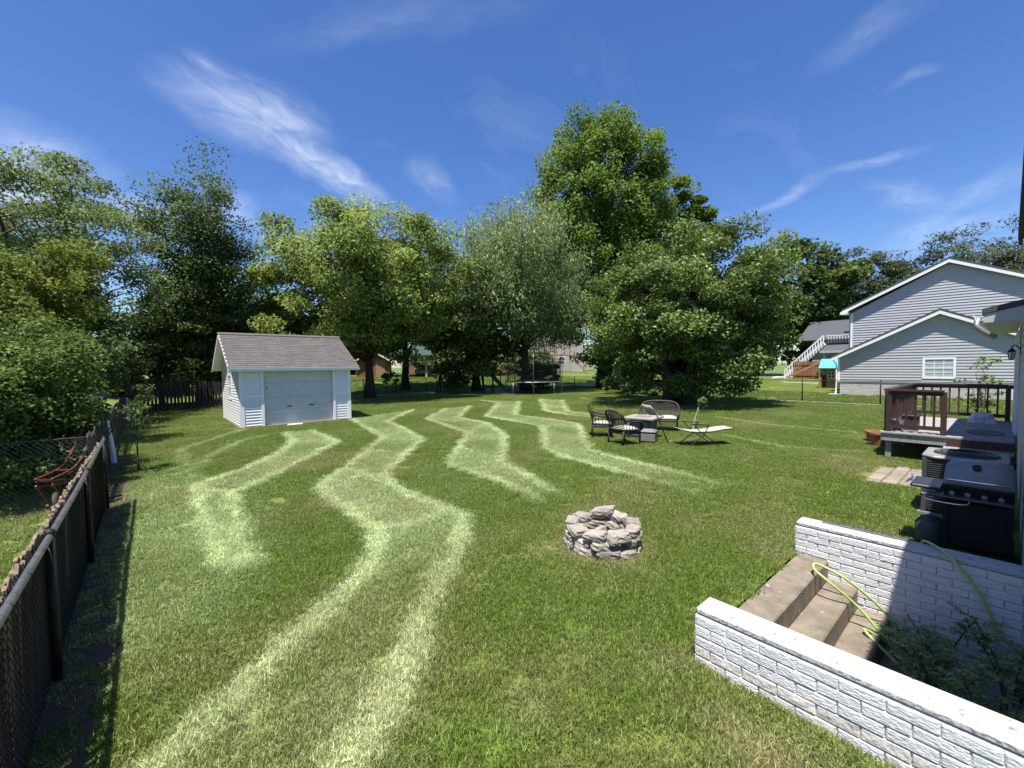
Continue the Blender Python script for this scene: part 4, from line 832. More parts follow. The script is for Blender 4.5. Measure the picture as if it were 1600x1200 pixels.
def wicker_seat(name, label, loc, rz, w, cat, cushions, extra=None, group=None):
    """faces local +y; width along x"""
    t = thing(name, label, cat, loc, rz, group); h = w/2
    for sx in (-1, 1):
        part('leg', MB().tube([(sx*(h-.04), .27, .0), (sx*(h-.04), .28, .40), (sx*(h-.02), .27, .62)], .022, 8), 'wicker', t, smooth=True)
        part('leg', MB().tube([(sx*(h-.06), -.30, .0), (sx*(h-.05), -.26, .40)], .022, 8), 'wicker', t, smooth=True)
        part('armrest', MB().tube(curve([(sx*(h-.03), .30, .40), (sx*(h+.01), .33, .56), (sx*(h+.02), .22, .635), (sx*(h+.02), -.05, .65), (sx*(h), -.24, .70)]), .032, 8), 'wicker', t, smooth=True)
        sp_ = MB()
        for k in range(5): y = .2-.1*k; sp_.tube([(sx*(h-.03), y, .36), (sx*(h+.01), y, .63)], .008, 5)
        part('side_spindles', sp_, 'wicker', t)
    part('seat_frame', MB().box((-h+.03, -.28, .31), (h-.03, .30, .37)), 'wicker', t, bevel=.012)
    ap = MB()
    n = int(w/.06)
    for k in range(n): x = -h+.06+(w-.12)*k/(n-1); ap.tube([(x, .305, .20), (x, .305, .33)], .007, 4)
    part('apron', ap, 'wicker', t)
    # rounded woven back
    hoop = []; nn_ = 25
    for k in range(nn_):
        a = math.pi*k/(nn_-1); ca, sa = math.cos(a), math.sin(a)
        hoop.append((-(h+.01)*math.copysign(abs(ca)**.6, ca), -.25-.16*abs(sa)**.8, .62+.31*abs(sa)**.65))
    part('back_hoop', MB().tube(hoop, .032, 8), 'wicker', t, smooth=True)
    wv = MB(); nv = int(w/.045)
    for k in range(nv):
        u = -1+2*(k+.5)/nv; x = u*(h-.02); sa = (1-min(1, abs(u)**1.7))**.5; wv.tube([(x, -.25, .36), (x, -.25-.15*sa, .62+.30*sa**.75)], .007, 4)
    for k in range(12):
        z = .40+.042*k; tt = max(0, (z-.62)/.31); half = (h-.01)*(1-tt**2.2)**.5 if tt < 1 else 0
        if half > .05: wv.tube([(-half, -.25-.02*k*.4, z), (0, -.27-.014*k, z), (half, -.25-.02*k*.4, z)], .008, 4)
    part('woven_back', wv, 'wicker', t)
    for (lo, hi) in cushions: part('cushion', pillow(lo, hi), 'cushion', t, smooth=True)
    return t
GW = 'dark wicker patio seats'
wicker_seat('wicker_armchair', 'dark wicker armchair with white seat cushion nearest the camera', (9.75, 6.75, 0), rad(-105), .70, 'chair', [((-.29, -.24, .36), (.29, .28, .48))], group=GW)
wicker_seat('wicker_armchair', 'dark wicker armchair behind the front armchair, left of the table', (10.35, 7.95, 0), rad(-140), .70, 'chair', [((-.29, -.24, .36), (.29, .28, .45))], group=GW)
wicker_seat('wicker_loveseat', 'dark wicker loveseat with rounded back facing the fire table', (12.65, 7.4, 0), rad(118), 1.18, 'loveseat', [((-.53, -.24, .36), (-.01, .30, .48)), ((.01, -.24, .36), (.53, .30, .48))], group=GW)
pl_ = thing('seat_cushion', 'loose beige cushion propped upright between table and loveseat', 'cushion', (12.0, 7.3, .42), rad(60))
cu = part('cushion_pad', pillow((-.28, -.30, -.05), (.28, .30, .05)), 'cushion', pl_, smooth=True); cu.rotation_euler = (rad(52), 0, 0); cu.location = (0, 0, .22)
tb = thing('fire_table', 'square dark fire table with beige tiled top amid the wicker chairs', 'table', (11.0, 6.95, 0), rad(12))
part('cabinet', B((-.30, -.30, .02), (.30, .30, .58)), 'charcoal', tb, bevel=.01)
top_ = part('table_top', B((-.46, -.46, .581), (.46, .46, .63)), 'tile_top', tb, bevel=.008)
part('burner_cover', B((-.2, -.2, .631), (.2, .2, .639)), 'grey_panel', top_)
for sx in (-.3005, ): part('access_panel', B((sx-.012, -.22, .1), (sx, .22, .5)), 'grey_panel', tb)
ot = thing('footstool', 'low grey upholstered footstool between front armchair and fire table', 'stool', (10.45, 6.45, 0), rad(20))
part('stool_body', B((-.2, -.22, .05), (.2, .22, .27)), 'grey_panel', ot, bevel=.015); part('stool_pad', pillow((-.21, -.23, .265), (.21, .23, .36), .01), 'grey_panel', ot, smooth=True)
for sx in (-1, 1):
    for sy in (-1, 1): part('leg', B((sx*.16-.02, sy*.18-.02, 0), (sx*.16+.02, sy*.18+.02, .052)), 'wicker', ot)
lg = thing('lounge_chair', 'reclined folding lounge chair with beige sling and black frame', 'chair', (11.05, 5.3, 0), rad(-38))
slp = [(-.62, .46), (-.40, .40), (-.15, .37), (.10, .38), (.30, .40), (.52, .44), (.78, .46)]
for a_, b_, nm in ((0, 4, 'seat_sling'), (4, 6, 'foot_sling')):
    s_m = MB()
    for i in range(a_, b_):
        (x0, z0), (x1, z1) = slp[i], slp[i+1]; s_m.prism([(x0, z0), (x1, z1), (x1, z1+.012), (x0, z0+.012)], lambda x, z: (x, -.24, z), lambda x, z: (x, .24, z))
    part(nm, s_m, 'sling', lg)
for sy in (-.26, .26):
    part('side_rail', MB().tube([(x, sy, z) for x, z in slp], .013, 6), 'black_metal', lg, smooth=True)
    part('armrest', MB().bar((-.35, sy*1.1, .60), (.12, sy*1.1, .56), .045, .02), 'black_metal', lg)
    part('leg', MB().tube([(-.30, sy*1.1, .59), (-.10, sy*1.1, .38), (.42, sy*1.1, .0)], .012, 6), 'black_metal', lg)
    part('leg', MB().tube([(.10, sy*1.1, .56), (-.02, sy*1.1, .3), (-.42, sy*1.1, .0)], .012, 6), 'black_metal', lg)
for x in (.42, -.42): part('foot_bar', MB().tube([(x, -.286, .014), (x, .286, .014)], .012, 6), 'black_metal', lg)
fs_ = thing('folding_stand', 'black metal frame with a leaning pole between table and lounge chair', 'stand', (10.55, 5.9, 0))
part('pole', MB().tube([(.0, .0, .01), (-.10, .14, .45), (-.20, .28, .88)], .016, 8), 'black_metal', fs_, smooth=True)
part('ground_bar', MB().tube([(-.18, .12, .014), (0, 0, .014), (.16, -.36, .014)], .012, 6), 'black_metal', fs_, smooth=True)
part('hook', MB().tube(curve([(-.20, .28, .88), (-.23, .31, .93), (-.29, .30, .94), (-.31, .27, .90)]), .01, 6), 'black_metal', fs_, smooth=True)
tree('young_tree', 'pale bare young tree trunk with a small leafy top beside the loveseat', (12.6, 6.25, 0), (.25, -.15, 1.0, .14, .14, .12), 7, 130, (.10, .06), 'cherry_leaf', .034, None, 70, fork=.75, bark='pale_bark', cat='sapling', lean=(0, 0), clump_r=.5)
rbll = thing('play_ball', 'red ball on the grass under the wide dense tree', 'ball', (27.0, 13.1, 0)); part('ball', MB().lathe([(.001, 0), (.12, .03), (.21, .1), (.25, .25), (.21, .40), (.12, .47), (.001, .5)], 16), 'red_plastic', rbll, smooth=True)

# ------------------------------------------------------------------ trampoline and swing set
tp = thing('trampoline', 'large round trampoline with tall grey poles under the willow', 'trampoline', (22.95, 24.2, 0))
part('jump_mat', MB().lathe([(1.95, .90), (1.95, .912), (.02, .90)], 40), 'black_metal', tp)
part('rim', MB().tube([(2.15*math.cos(a), 2.15*math.sin(a), .94) for a in np.linspace(0, 2*math.pi, 41)], .035, 8, cap=False), 'galvanised', tp, smooth=True)
sg = MB()
for k in range(72): a = 2*math.pi*k/72; sg.tube([(1.94*math.cos(a), 1.94*math.sin(a), .906), (2.13*math.cos(a), 2.13*math.sin(a), .935)], .008, 4)
part('springs', sg, 'galvanised', tp)
for k in range(8):
    a = 2*math.pi*k/8+rad(226); x, y = 2.15*math.cos(a), 2.15*math.sin(a)
    part('leg', MB().tube([(x, y, .92), (x*1.01, y*1.01, 0)], .024, 8), 'galvanised', tp, smooth=True)
    if k % 2 == 0 or k in (3, 5): part('net_pole', MB().tube([(x*1.03, y*1.03, .1), (x*1.03, y*1.03, 2.6), (x*.99, y*.99, 3.05)], .026, 8), 'galvanised', tp, smooth=True)
nt_ = MB()
for k in range(120):
    a = 2*math.pi*k/120; nt_.tube([(2.1*math.cos(a), 2.1*math.sin(a), .95), (2.1*math.cos(a), 2.1*math.sin(a), 2.75)], .006, 3)
for z in np.arange(1.05, 2.8, .13): nt_.tube([(2.1*math.cos(a), 2.1*math.sin(a), z) for a in np.linspace(0, 2*math.pi, 31)], .004, 3, cap=False)
part('safety_net', nt_, 'black_metal', tp, stuff=True)
sw = thing('swing_set', 'dark timber swing set with A-frame legs and green slide', 'swing set', (18.6, 30.8, 0))
bd = Vector((.78, -.62, 0)); pn = Vector((.62, .78, 0))
for e_ in (0, 3.3):
    c_ = bd*e_
    for s in (-1, 1): part('leg', MB().bar(c_+pn*s*.95+bd*(-.25 if e_ == 0 else .25), c_+Vector((0, 0, 2.35)), .10, .10), 'old_picket', sw)
    part('cross_brace', MB().bar(c_-pn*.5+Vector((0, 0, 1.1)), c_+pn*.5+Vector((0, 0, 1.1)), .08, .08), 'old_picket', sw)
part('beam', MB().bar(-bd*.2+Vector((0, 0, 2.36)), bd*3.5+Vector((0, 0, 2.36)), .10, .14), 'old_picket', sw)
for e_ in (.9, 2.0):
    for k in (-.22, .22): part('chain', MB().tube([bd*(e_+k)+Vector((0, 0, 2.3)), bd*(e_+k)+Vector((0, 0, .55))], .012, 5), 'black_metal', sw)
    part('swing_seat', MB().bar(bd*(e_-.24)+Vector((0, 0, .54)), bd*(e_+.24)+Vector((0, 0, .54)), .16, .03), 'rubber', sw)
tw_ = bd*3.9; part('platform', MB().bar(tw_+pn*.5+Vector((0, 0, 1.35)), tw_-pn*.5+Vector((0, 0, 1.35)), .9, .06), 'old_picket', sw)
for s in (-1, 1):
    for q in (-.4, .4): part('tower_post', MB().bar(tw_+pn*s*.45+bd*q, tw_+pn*s*.45+bd*q+Vector((0, 0, 2.2)), .09), 'old_picket', sw)
sdv = Vector((.16, -1, 0)).normalized(); sdn = Vector((1, .16, 0)).normalized(); sdp = curve([tw_+sdv*.45+Vector((0, 0, 1.4)), tw_+sdv*1.1+Vector((0, 0, .85)), tw_+sdv*1.8+Vector((0, 0, .32)), tw_+sdv*2.3+Vector((0, 0, .16))], 4)
for i_, q in enumerate((-.24, .24)): part('slide_wall', MB().tube([p+sdn*q+Vector((0, 0, .05)) for p in sdp], .05, 6), 'slide_green', sw, smooth=True)
sb_ = MB()
for p, q in zip(sdp[:-1], sdp[1:]): sb_.bar(p, q, .46, .02)
part('slide_bed', sb_, 'slide_green', sw)

# ------------------------------------------------------------------ far buildings
def gable_house(name, label, cat, o, rz, w, d, eave, ridge, wall, roofm, wins=(), over=.35, parts=None):
    h_ = thing(name, label, cat, o, rz)
    part('wall', MB().prism([(-w/2, -.6), (w/2, -.6), (w/2, eave), (0, ridge-.15), (-w/2, eave)], lambda x, z: (x, 0, z), lambda x, z: (x, d, z)), wall, h_)
    k = (ridge-eave)/(w/2)
    for s in (-1, 1):
        e = w/2+over; part('roof', MB().prism([(0, ridge), (s*e, eave-k*over), (s*e, eave-k*over+.18), (0, ridge+.18)], lambda x, z: (x, -over, z), lambda x, z: (x, d+over, z)), roofm, h_)
        part('rake_board', MB().prism([(0, ridge+.02), (s*e, eave-k*over+.02), (s*e, eave-k*over-.18), (0, ridge-.18)], lambda x, z: (x, -over-.03, z), lambda x, z: (x, -over-.003, z)), 'white_trim', h_)
    fr = lambda u, v, w_: (u, -w_, v)
    for (a, b, c, e_) in wins: window(h_, fr, a, b, c, e_, 2, 2, .1, 'glass')
    return h_
gable_house('white_house', 'distant white gabled house peeking over the shed ridge', 'house', (15.6, 57.6, 1.1), rad(-10), 7, 9, 4.4, 6.9, 'beige_wall', 'dark_shingle', [(-.4, .4, 4.6, 5.6)])
dh = gable_house('deck_house', 'distant pale house with timber deck glimpsed through the willow', 'house', (52.5, 50.5, 1.15), rad(-47), 10, 9, 6.4, 9.2, 'beige_wall', 'dark_shingle', [(-3.6, -2.7, 4.6, 6.0), (-.6, .3, 4.6, 6.0), (2.6, 3.5, 4.6, 6.0), (1.0, 1.9, 1.2, 2.4)])
td = thing('timber_deck', 'raised tan timber deck with stairs on the distant pale house', 'deck', (51.0, 48.8, 1.15), rad(-47))
part('deck_floor', B((-2.6, -1.8, 2.6), (2.6, 1.2, 2.78)), 'tan_wood', td)
for x in (-2.5, 0, 2.5): part('post', B((x-.09, -1.75, -.5), (x+.09, -1.57, 3.8)), 'tan_wood', td)
part('handrail', B((-2.6, -1.8, 3.75), (2.6, -1.66, 3.85)), 'tan_wood', td)
for k in range(24): part('baluster', B((-2.5+k*.215, -1.76, 2.78), (-2.5+k*.215+.06, -1.70, 3.75)), 'tan_wood', td)
for k in range(11): part('stair_tread', B((2.6+k*.24, -1.8, 2.5-k*.24), (2.6+k*.24+.3, -.8, 2.56-k*.24)), 'tan_wood', td)
for y in (-1.82, -.78): part('stringer', MB().bar((2.6, y, 2.5), (5.3, y, -.2), .06, .28), 'tan_wood', td)
part('stair_rail', MB().bar((2.6, -1.82, 3.6), (5.3, -1.82, .9), .08, .08), 'tan_wood', td)
bs = gable_house('brown_shed', 'small red-brown shed behind the maple trunk', 'shed', (19.3, 46.6, 1.1), rad(-20), 3.4, 3, 2.0, 3.0, 'red_wood', 'dark_shingle')
part('door', B((.3, -.03, 0), (1.3, -.002, 1.9)), 'tan_wood', bs)
pv = thing('pavilion', 'open garden pavilion with pale posts beyond the back fence', 'pavilion', (23.6, 46.6, 1.05), rad(-28))
for x in (-2.1, 0, 2.1):
    for y in (-1.2, 1.6): part('post', B((x-.11, y-.11, -.4), (x+.11, y+.11, 2.25)), 'tan_paint', pv)
    if x < 2:
        part('brace', MB().bar((x, -1.2, 1.6), (x+.7, -1.2, 2.25), .1, .1), 'tan_paint', pv); part('brace', MB().bar((x+2.1, -1.2, 1.6), (x+1.4, -1.2, 2.25), .1, .1), 'tan_paint', pv)
part('beam', B((-2.4, -1.3, 2.251), (2.4, -1.1, 2.45)), 'tan_paint', pv)
for s in (-1, 1): part('roof_slope', MB().prism([(.2, 3.5), (.2+s*2.1, 2.4), (.2+s*2.1, 2.52), (.2, 3.64)], lambda y, z: (-2.7, y, z), lambda y, z: (2.7, y, z)), 'green_roof', pv)
sofa = thing('garden_sofa', 'pale cushioned garden sofa under the far pavilion', 'sofa', (24.9, 45.7, 1.05), rad(-28))
part('sofa_base', B((-.8, -.4, .05), (.8, .4, .35)), 'wicker', sofa, bevel=.03); part('cushion', pillow((-.78, -.38, .35), (.78, .36, .55)), 'cushion', sofa, smooth=True); part('backrest', B((-.8, .3, .4), (.8, .45, .8)), 'cushion', sofa, bevel=.04)
def board_fence(label, o, rz, n, h, m='red_wood'):
    f_ = thing('board_fence', label, 'fence', o, rz); me_ = B((0, 0, -.3), (.135, .022, h)).mesh('board', m)
    for k in range(n): link('board', me_, f_, (k*.15, 0, (k % 3)*.012))
    for z in (.3, h-.35): part('rail', B((0, .024, z), (n*.15, .07, z+.09)), m, f_)
board_fence('orange-brown board fence seen left of the trampoline', (38.0, 50.0, 1.15), rad(-38), 24, 1.8)
board_fence('red-brown board fence far behind the swing set', (26.5, 52.5, 1.15), rad(-25), 26, 1.3)
board_fence('red-brown board fence below the white stairs by the grey house', (50.2, 11.3, .55), rad(100), 20, 1.7)

# grey house on the right
gh = thing('grey_house', 'large pale grey sided house with two stacked gables at right', 'house', (34.4, 0, 0))
low = [(7.22, .88), (7.22, 2.42), (2.62, 4.82), (-2.4, 2.3), (-2.4, .88)]
part('wall', MB().prism(low, lambda y, z: (.02, y, z), lambda y, z: (7, y, z)), 'grey_siding', gh)
fg = lambda u, v, w: (.02-w, u, v)
siding(gh, 'grey_siding', fg, low, .88, 4.8, .165, holes=[(1.93, 3.33, 1.12, 2.36)], depth=.032)
window(gh, fg, 2.05, 3.2, 1.24, 2.24, 3, 4, .11)
part('foundation', B((.05, -2.4, -.3), (7, 7.2, .86)), 'foundation', gh)
fb = B((-.012, 0, 0), (.02, .195, .068)).mesh('brick', 'foundation')
for r_ in range(9):
    for k in range(33):
        y = 7.0-k*.215-(.1 if r_ % 2 else 0)
        if y > .0: link('brick', fb, gh, (.045, y, .03+r_*.09+.004))
def gable_trim(parent, pk_, l, r, x, name_over=.28, t=.16):
    for (a, b) in ((pk_, l), (pk_, r)):
        part('roof', MB().prism([(a[0], a[1]+.02), (b[0], b[1]+.02), (b[0], b[1]+.16), (a[0], a[1]+.16)], lambda y, z: (x-name_over, y, z), lambda y, z: (x+6.5, y, z)), 'dark_shingle', parent)
        part('rake_board', MB().prism([(a[0], a[1]+.015), (b[0], b[1]+.015), (b[0], b[1]-t), (a[0], a[1]-t)], lambda y, z: (x-name_over-.03, y, z), lambda y, z: (x-name_over-.002, y, z)), 'white_trim', parent)
        part('soffit', MB().prism([(a[0], a[1]-.06), (b[0], b[1]-.06), (b[0], b[1]+.01), (a[0], a[1]+.01)], lambda y, z: (x-name_over, y, z), lambda y, z: (x, y, z)), 'white_trim', parent)
gable_trim(gh, (2.62, 4.98), (7.62, 2.38), (-2.8, 2.25), .0)
part('corner_trim', B((-.02, 7.2, .86), (.12, 7.32, 2.42)), 'white_trim', gh)
part('downspout', MB().tube(curve([(-.3, 7.55, 2.3), (-.12, 7.42, 2.1), (-.06, 7.38, 1.8), (-.06, 7.38, .3), (-.25, 7.4, .1)]), .045, 6), 'white_trim', gh)
part('splash_block', B((-.75, 7.15, -.02), (-.2, 7.65, .1)), 'foundation', gh)
X2 = 2.6; upl = [(7.1, 2.3), (7.1, 5.55), (2.5, 8.05), (-4, 5.0), (-4, 2.3)]
part('upper_wall', MB().prism(upl, lambda y, z: (X2+.02, y, z), lambda y, z: (X2+9, y, z)), 'grey_siding', gh)
siding(gh, 'grey_siding', lambda u, v, w: (X2+.02-w, u, v), upl, 2.5, 8.0, .165, depth=.032)
gable_trim(gh, (2.5, 8.22), (7.65, 5.62), (-4.4, 4.9), X2)
part('corner_trim', B((X2-.02, 7.08, 2.3), (X2+.12, 7.2, 5.5)), 'white_trim', gh)
part('gutter_return', B((X2-.5, 7.3, 5.42), (X2+.3, 7.7, 5.6)), 'white_trim', gh)
part('downspout', MB().tube([(X2+.25, 7.28, 5.4), (X2+.25, 7.28, 2.6)], .05, 6), 'white_trim', gh)
# dark roofed house behind with white balcony and stairs
dr = thing('dark_roof_house', 'dark-roofed house with white balcony and long stairs left of grey house', 'house', (52, 8, .5))
part('wall', B((0, -3, -.5), (8, 5.2, 4.0)), 'grey_siding', dr)
part('roof', MB().prism([(-.6, 3.9), (4, 6.1), (8.6, 3.9)], lambda x, z: (x, -3.5, z), lambda x, z: (x, 6.4, z)), 'dark_shingle', dr)
part('porch_roof', MB().prism([(-2.6, 2.75), (0, 3.5), (0, 3.3), (-2.6, 2.6)], lambda x, z: (x, -3, z), lambda x, z: (x, 3.9, z)), 'dark_shingle', dr)
part('porch_fascia', B((-2.68, -3, 2.55), (-2.602, 3.95, 2.76)), 'grey_siding', dr)
for y in (-.5, 1.6, 3.6): part('porch_post', B((-2.5, y-.1, -.5), (-2.3, y+.1, 2.6)), 'grey_siding', dr)
part('balcony_rail', B((-.4, -2, 4.25), (-.3, 4.0, 4.33)), 'white_trim', dr)
for k in range(26): part('baluster', B((-.38, -2+k*.23, 3.6), (-.32, -2+k*.23+.09, 4.25)), 'white_trim', dr)
part('roof_vent', B((-.2, 1.0, 4.5), (.3, 2.6, 4.65)), 'black_metal', dr)
part('stringer', MB().bar((-1.0, 4.0, 3.6), (-1.4, 7.2, .1), .2, .5), 'white_trim', dr)
part('stair_rail', MB().bar((-1.2, 4.0, 4.3), (-1.6, 7.2, .9), .1, .1), 'white_trim', dr)
for k in range(16): t = k/15; part('baluster', MB().bar((-1.2-.4*t, 4+3.2*t, 3.5-3.5*t), (-1.2-.4*t, 4+3.2*t, 4.3-3.4*t), .09), 'white_trim', dr)
part('ramp_rail', MB().bar((-2.4, 3.2, 2.1), (-2.8, 6.6, .2), .1, .16), 'tan_wood', dr)
ph = thing('playhouse', 'small wooden playhouse with turquoise awning beside the grey house', 'playhouse', (41, 9.25, .12))
part('wall', B((-.0, -.62, 0), (1.3, .55, 1.55)), 'tan_wood', ph)
part('awning', MB().prism([(-.55, 1.55), (.3, 2.25), (.3, 2.30), (-.55, 1.61)], lambda x, z: (x, -.8, z), lambda x, z: (x, .6, z)), 'teal', ph)
wo_ = part('window', B((-.03, -.35, .75), (-.001, .12, 1.3)), 'white_trim', ph)
for (a, b) in ((-.31, .80), (-.09, .80), (-.31, 1.05), (-.09, 1.05)): part('pane', B((-.036, a, b), (-.031, a+.17, b+.2)), 'glass', wo_)
part('door', B((-.03, .2, .05), (-.001, .5, 1.0)), 'rail_wood', ph); part('porch_rail', B((-.5, .45, 0), (-.05, .55, .85)), 'tan_wood', ph)
for y in (-.75, .55): part('awning_post', B((-.53, y-.03, 0), (-.47, y+.03, 1.6)), 'tan_wood', ph)

# ------------------------------------------------------------------ our house on the right
oh = thing('house', 'pale sided house wall at the right edge with eave and gutter', 'house', (2, 0, 0))
part('wall', B((1.1, -9, -1.4), (15, -.15, 3.1)), 'cream_siding', oh)
part('upper_wall', B((1.1, -9, 3.1), (9.6, -.15, 4.35)), 'cream_siding', oh)
fo = lambda u, v, w: (u, -.15+w, v)
siding(oh, 'cream_siding', fo, [(3.6, .15), (14.99, .15), (14.99, 2.9), (3.6, 2.9)], .15, 2.9, .125, holes=[(11.4, 12.6, .1, 2.75)], depth=.022)
part('upper_roof', MB().prism([(-.045, 4.28), (-.045, 4.42), (-9.2, 6.9), (-9.2, 6.7)], lambda y, z: (.8, y, z), lambda y, z: (9.9, y, z)), 'dark_shingle', oh)
part('upper_fascia', B((.8, -.1, 4.14), (9.6, -.05, 4.276)), 'dark_shingle', oh)
part('wing_roof', MB().prism([(.36, 3.02), (.36, 3.12), (-4.5, 4.3), (-4.5, 4.2)], lambda y, z: (9.98, y, z), lambda y, z: (15.4, y, z)), 'dark_shingle', oh)
part('wing_fascia', MB().prism([(.34, 2.86), (.34, 3.015), (-4.5, 4.19), (-4.5, 2.86)], lambda y, z: (10.0, y, z), lambda y, z: (10.05, y, z)), 'cream_siding', oh)
part('wing_soffit', B((10.06, -.12, 2.86), (15.38, .34, 2.90)), 'cream_siding', oh)
gu = part('gutter', MB().prism([(0, 0), (.10, 0), (.13, .11), (.115, .11), (.09, .014), (0, .014)], lambda y, z: (9.98, .342+y, 2.9+z), lambda y, z: (15.4, .342+y, 2.9+z)), 'white_trim', oh)
part('downspout_elbow', MB().tube(curve([(10.05, .40, 2.93), (9.98, .42, 2.80), (10.0, .30, 2.66), (10.05, .18, 2.58)]), [.05]*19, 8), 'galvanised', oh, smooth=True)
part('door_frame', B((11.4, -.13, .62), (12.6, -.085, 2.75)), 'white_trim', oh)
dd = part('door', B((11.52, -.084, .66), (12.48, -.07, 2.68)), 'white_siding', oh); part('handle', B((11.6, -.069, 1.55), (11.64, -.02, 1.62)), 'black_metal', dd)
lm = thing('wall_lantern', 'black wall lantern under the eave by the house door', 'lamp', (12.2, -.13, 2.30)); lm.scale = (.78, .78, .78)
part('bracket', MB().tube(curve([(0, .0, .05), (0, .08, .16), (0, .14, .12)]), .012, 6), 'black_metal', lm); part('back_plate', B((-.05, -.002, -.06), (.05, .012, .14)), 'black_metal', lm)
part('lamp_glass', MB().lathe([(.05, -.16), (.065, 0)], 6, (0, .14, 0)), 'lamp_glass', lm)
part('lamp_roof', MB().lathe([(.085, 0), (.05, .05), (.012, .09), (.01, .12)], 6, (0, .14, .002)), 'black_metal', lm); part('lamp_base', MB().lathe([(.03, -.19), (.056, -.161)], 6, (0, .14, 0)), 'black_metal', lm)
for k in range(6): a = math.pi*k/3; part('lamp_bar', MB().tube([(.052*math.cos(a), .14+.052*math.sin(a), -.16), (.067*math.cos(a), .14+.067*math.sin(a), 0)], .006, 4), 'black_metal', lm)

# ------------------------------------------------------------------ deck
dk = thing('timber_deck', 'grey timber deck with brown railing against the house wall', 'deck', (12.4, 0, 0))
DZ = .60
db_ = B((0, -.10, DZ-.04), (.142, 1.86, DZ)).mesh('deck_board', 'deck_wood', bevel=.004)
for k in range(28): link('deck_board', db_, dk, (k*.149, 0, 0))
part('rim_joist', B((.03, .78, DZ-.20), (.07, 1.80, DZ-.042)), 'deck_wood', dk); part('rim_joist', B((.03, 1.80, DZ-.20), (4.1, 1.84, DZ-.042)), 'deck_wood', dk)
for (x, y) in ((.16, 1.72), (.16, .86), (2.1, 1.72), (4.0, 1.72), (4.0, .2)): part('support_post', B((x-.05, y-.05, -.1), (x+.05, y+.05, DZ-.042)), 'deck_wood', dk)
def rail_run(p, q, n, posts=True):
    p, q = Vector(p), Vector(q); d = (q-p)
    part('top_rail', MB().bar(p+Vector((0, 0, .92)), q+Vector((0, 0, .92)), .14, .035), 'rail_wood', dk)
    part('upper_rail', MB().bar(p+Vector((0, 0, .86)), q+Vector((0, 0, .86)), .04, .085), 'rail_wood', dk); part('lower_rail', MB().bar(p+Vector((0, 0, .13)), q+Vector((0, 0, .13)), .04, .085), 'rail_wood', dk)
    for k in range(1, n): b = p+d*(k/n); part('baluster', MB().bar(b+Vector((0, 0, .10)), b+Vector((0, 0, .90)), .036, .036), 'rail_wood', dk)
    for b in (p, q): part('rail_post', MB().bar(b+Vector((0, 0, -.2)), b+Vector((0, 0, .90)), .09, .09), 'rail_wood', dk)
rail_run((.10, 1.72, DZ), (.10, .86, DZ), 6); rail_run((.20, 1.76, DZ), (4.0, 1.76, DZ), 17); rail_run((4.05, 1.72, DZ), (4.05, .0, DZ), 10)
for i in range(2):
    part('stair_tread', B((-.30*(i+1), -.10, DZ-.2*(i+1)-.04), (-.30*i-.01, .80, DZ-.2*(i+1))), 'deck_wood', dk, bevel=.004)
    part('stair_riser', B((-.30*i-.012, -.10, DZ-.2*(i+1)+.001), (-.30*i+.01, .79, DZ-.2*i-.042)), 'rail_wood', dk)
part('stair_side', MB().prism([(0, 0), (-.62, 0), (-.62, .16), (-.3, .2), (-.3, .36), (0, .4)], lambda x, z: (x-.002, .801, z), lambda x, z: (x-.002, .84, z)), 'deck_wood', dk)
tr_ = thing('tarp_bundle', 'crumpled grey-white tarp bundle on the deck by the railing', 'tarp', (15.75, .42, DZ)); rt = random.Random(4); m_ = MB(); vs = []; n_ = 9
for i in range(n_):
    for j in range(n_):
        u, v = i/(n_-1)*2-1, j/(n_-1)*2-1; k = max(0, 1-(u*u+v*v)*.55); vs.append((u*.2+rt.uniform(-.03, .03), v*.24+rt.uniform(-.03, .03), max(.005, k*.26+rt.uniform(-.05, .05)) if 0 < i < n_-1 and 0 < j < n_-1 else .003))
m_.add(vs, [(i*n_+j, (i+1)*n_+j, (i+1)*n_+j+1, i*n_+j+1) for i in range(n_-1) for j in range(n_-1)]); part('tarp_sheet', m_, 'tarp', tr_)
mt = thing('door_mat', 'dark oval door mat on the deck boards', 'mat', (13.6, .3, DZ)); part('mat', MB().prism([(.5*math.cos(a), .28*math.sin(a)) for a in np.linspace(0, 2*math.pi, 25)[:-1]], lambda x, y: (x, y, .001), lambda x, y: (x, y, .014)), 'charcoal', mt)
ck = thing('storage_box', 'dark lidded bin standing inside the deck corner railing', 'bin', (13.1, 1.42, DZ)); part('bin_body', MB().prism([(-.15, 0), (.15, 0), (.18, .30), (-.18, .30)], lambda x, z: (x, -.13, z), lambda x, z: (x, .13, z)), 'charcoal', ck, bevel=.008); part('lid', B((-.2, -.16, .301), (.2, .16, .35)), 'black_metal', ck, bevel=.02)
wbk = thing('bucket', 'pale grey bucket beside the dark bin on the deck', 'bucket', (12.9, 1.62, DZ)); part('bucket_body', MB().lathe([(.09, 0), (.12, .24), (.11, .24), (.085, .02)], 14), 'ac_top', wbk); part('handle', MB().tube(curve([(-.12, 0, .23), (-.09, .05, .12), (.09, .05, .12), (.12, 0, .23)]), .004, 5), 'grey_metal', wbk)

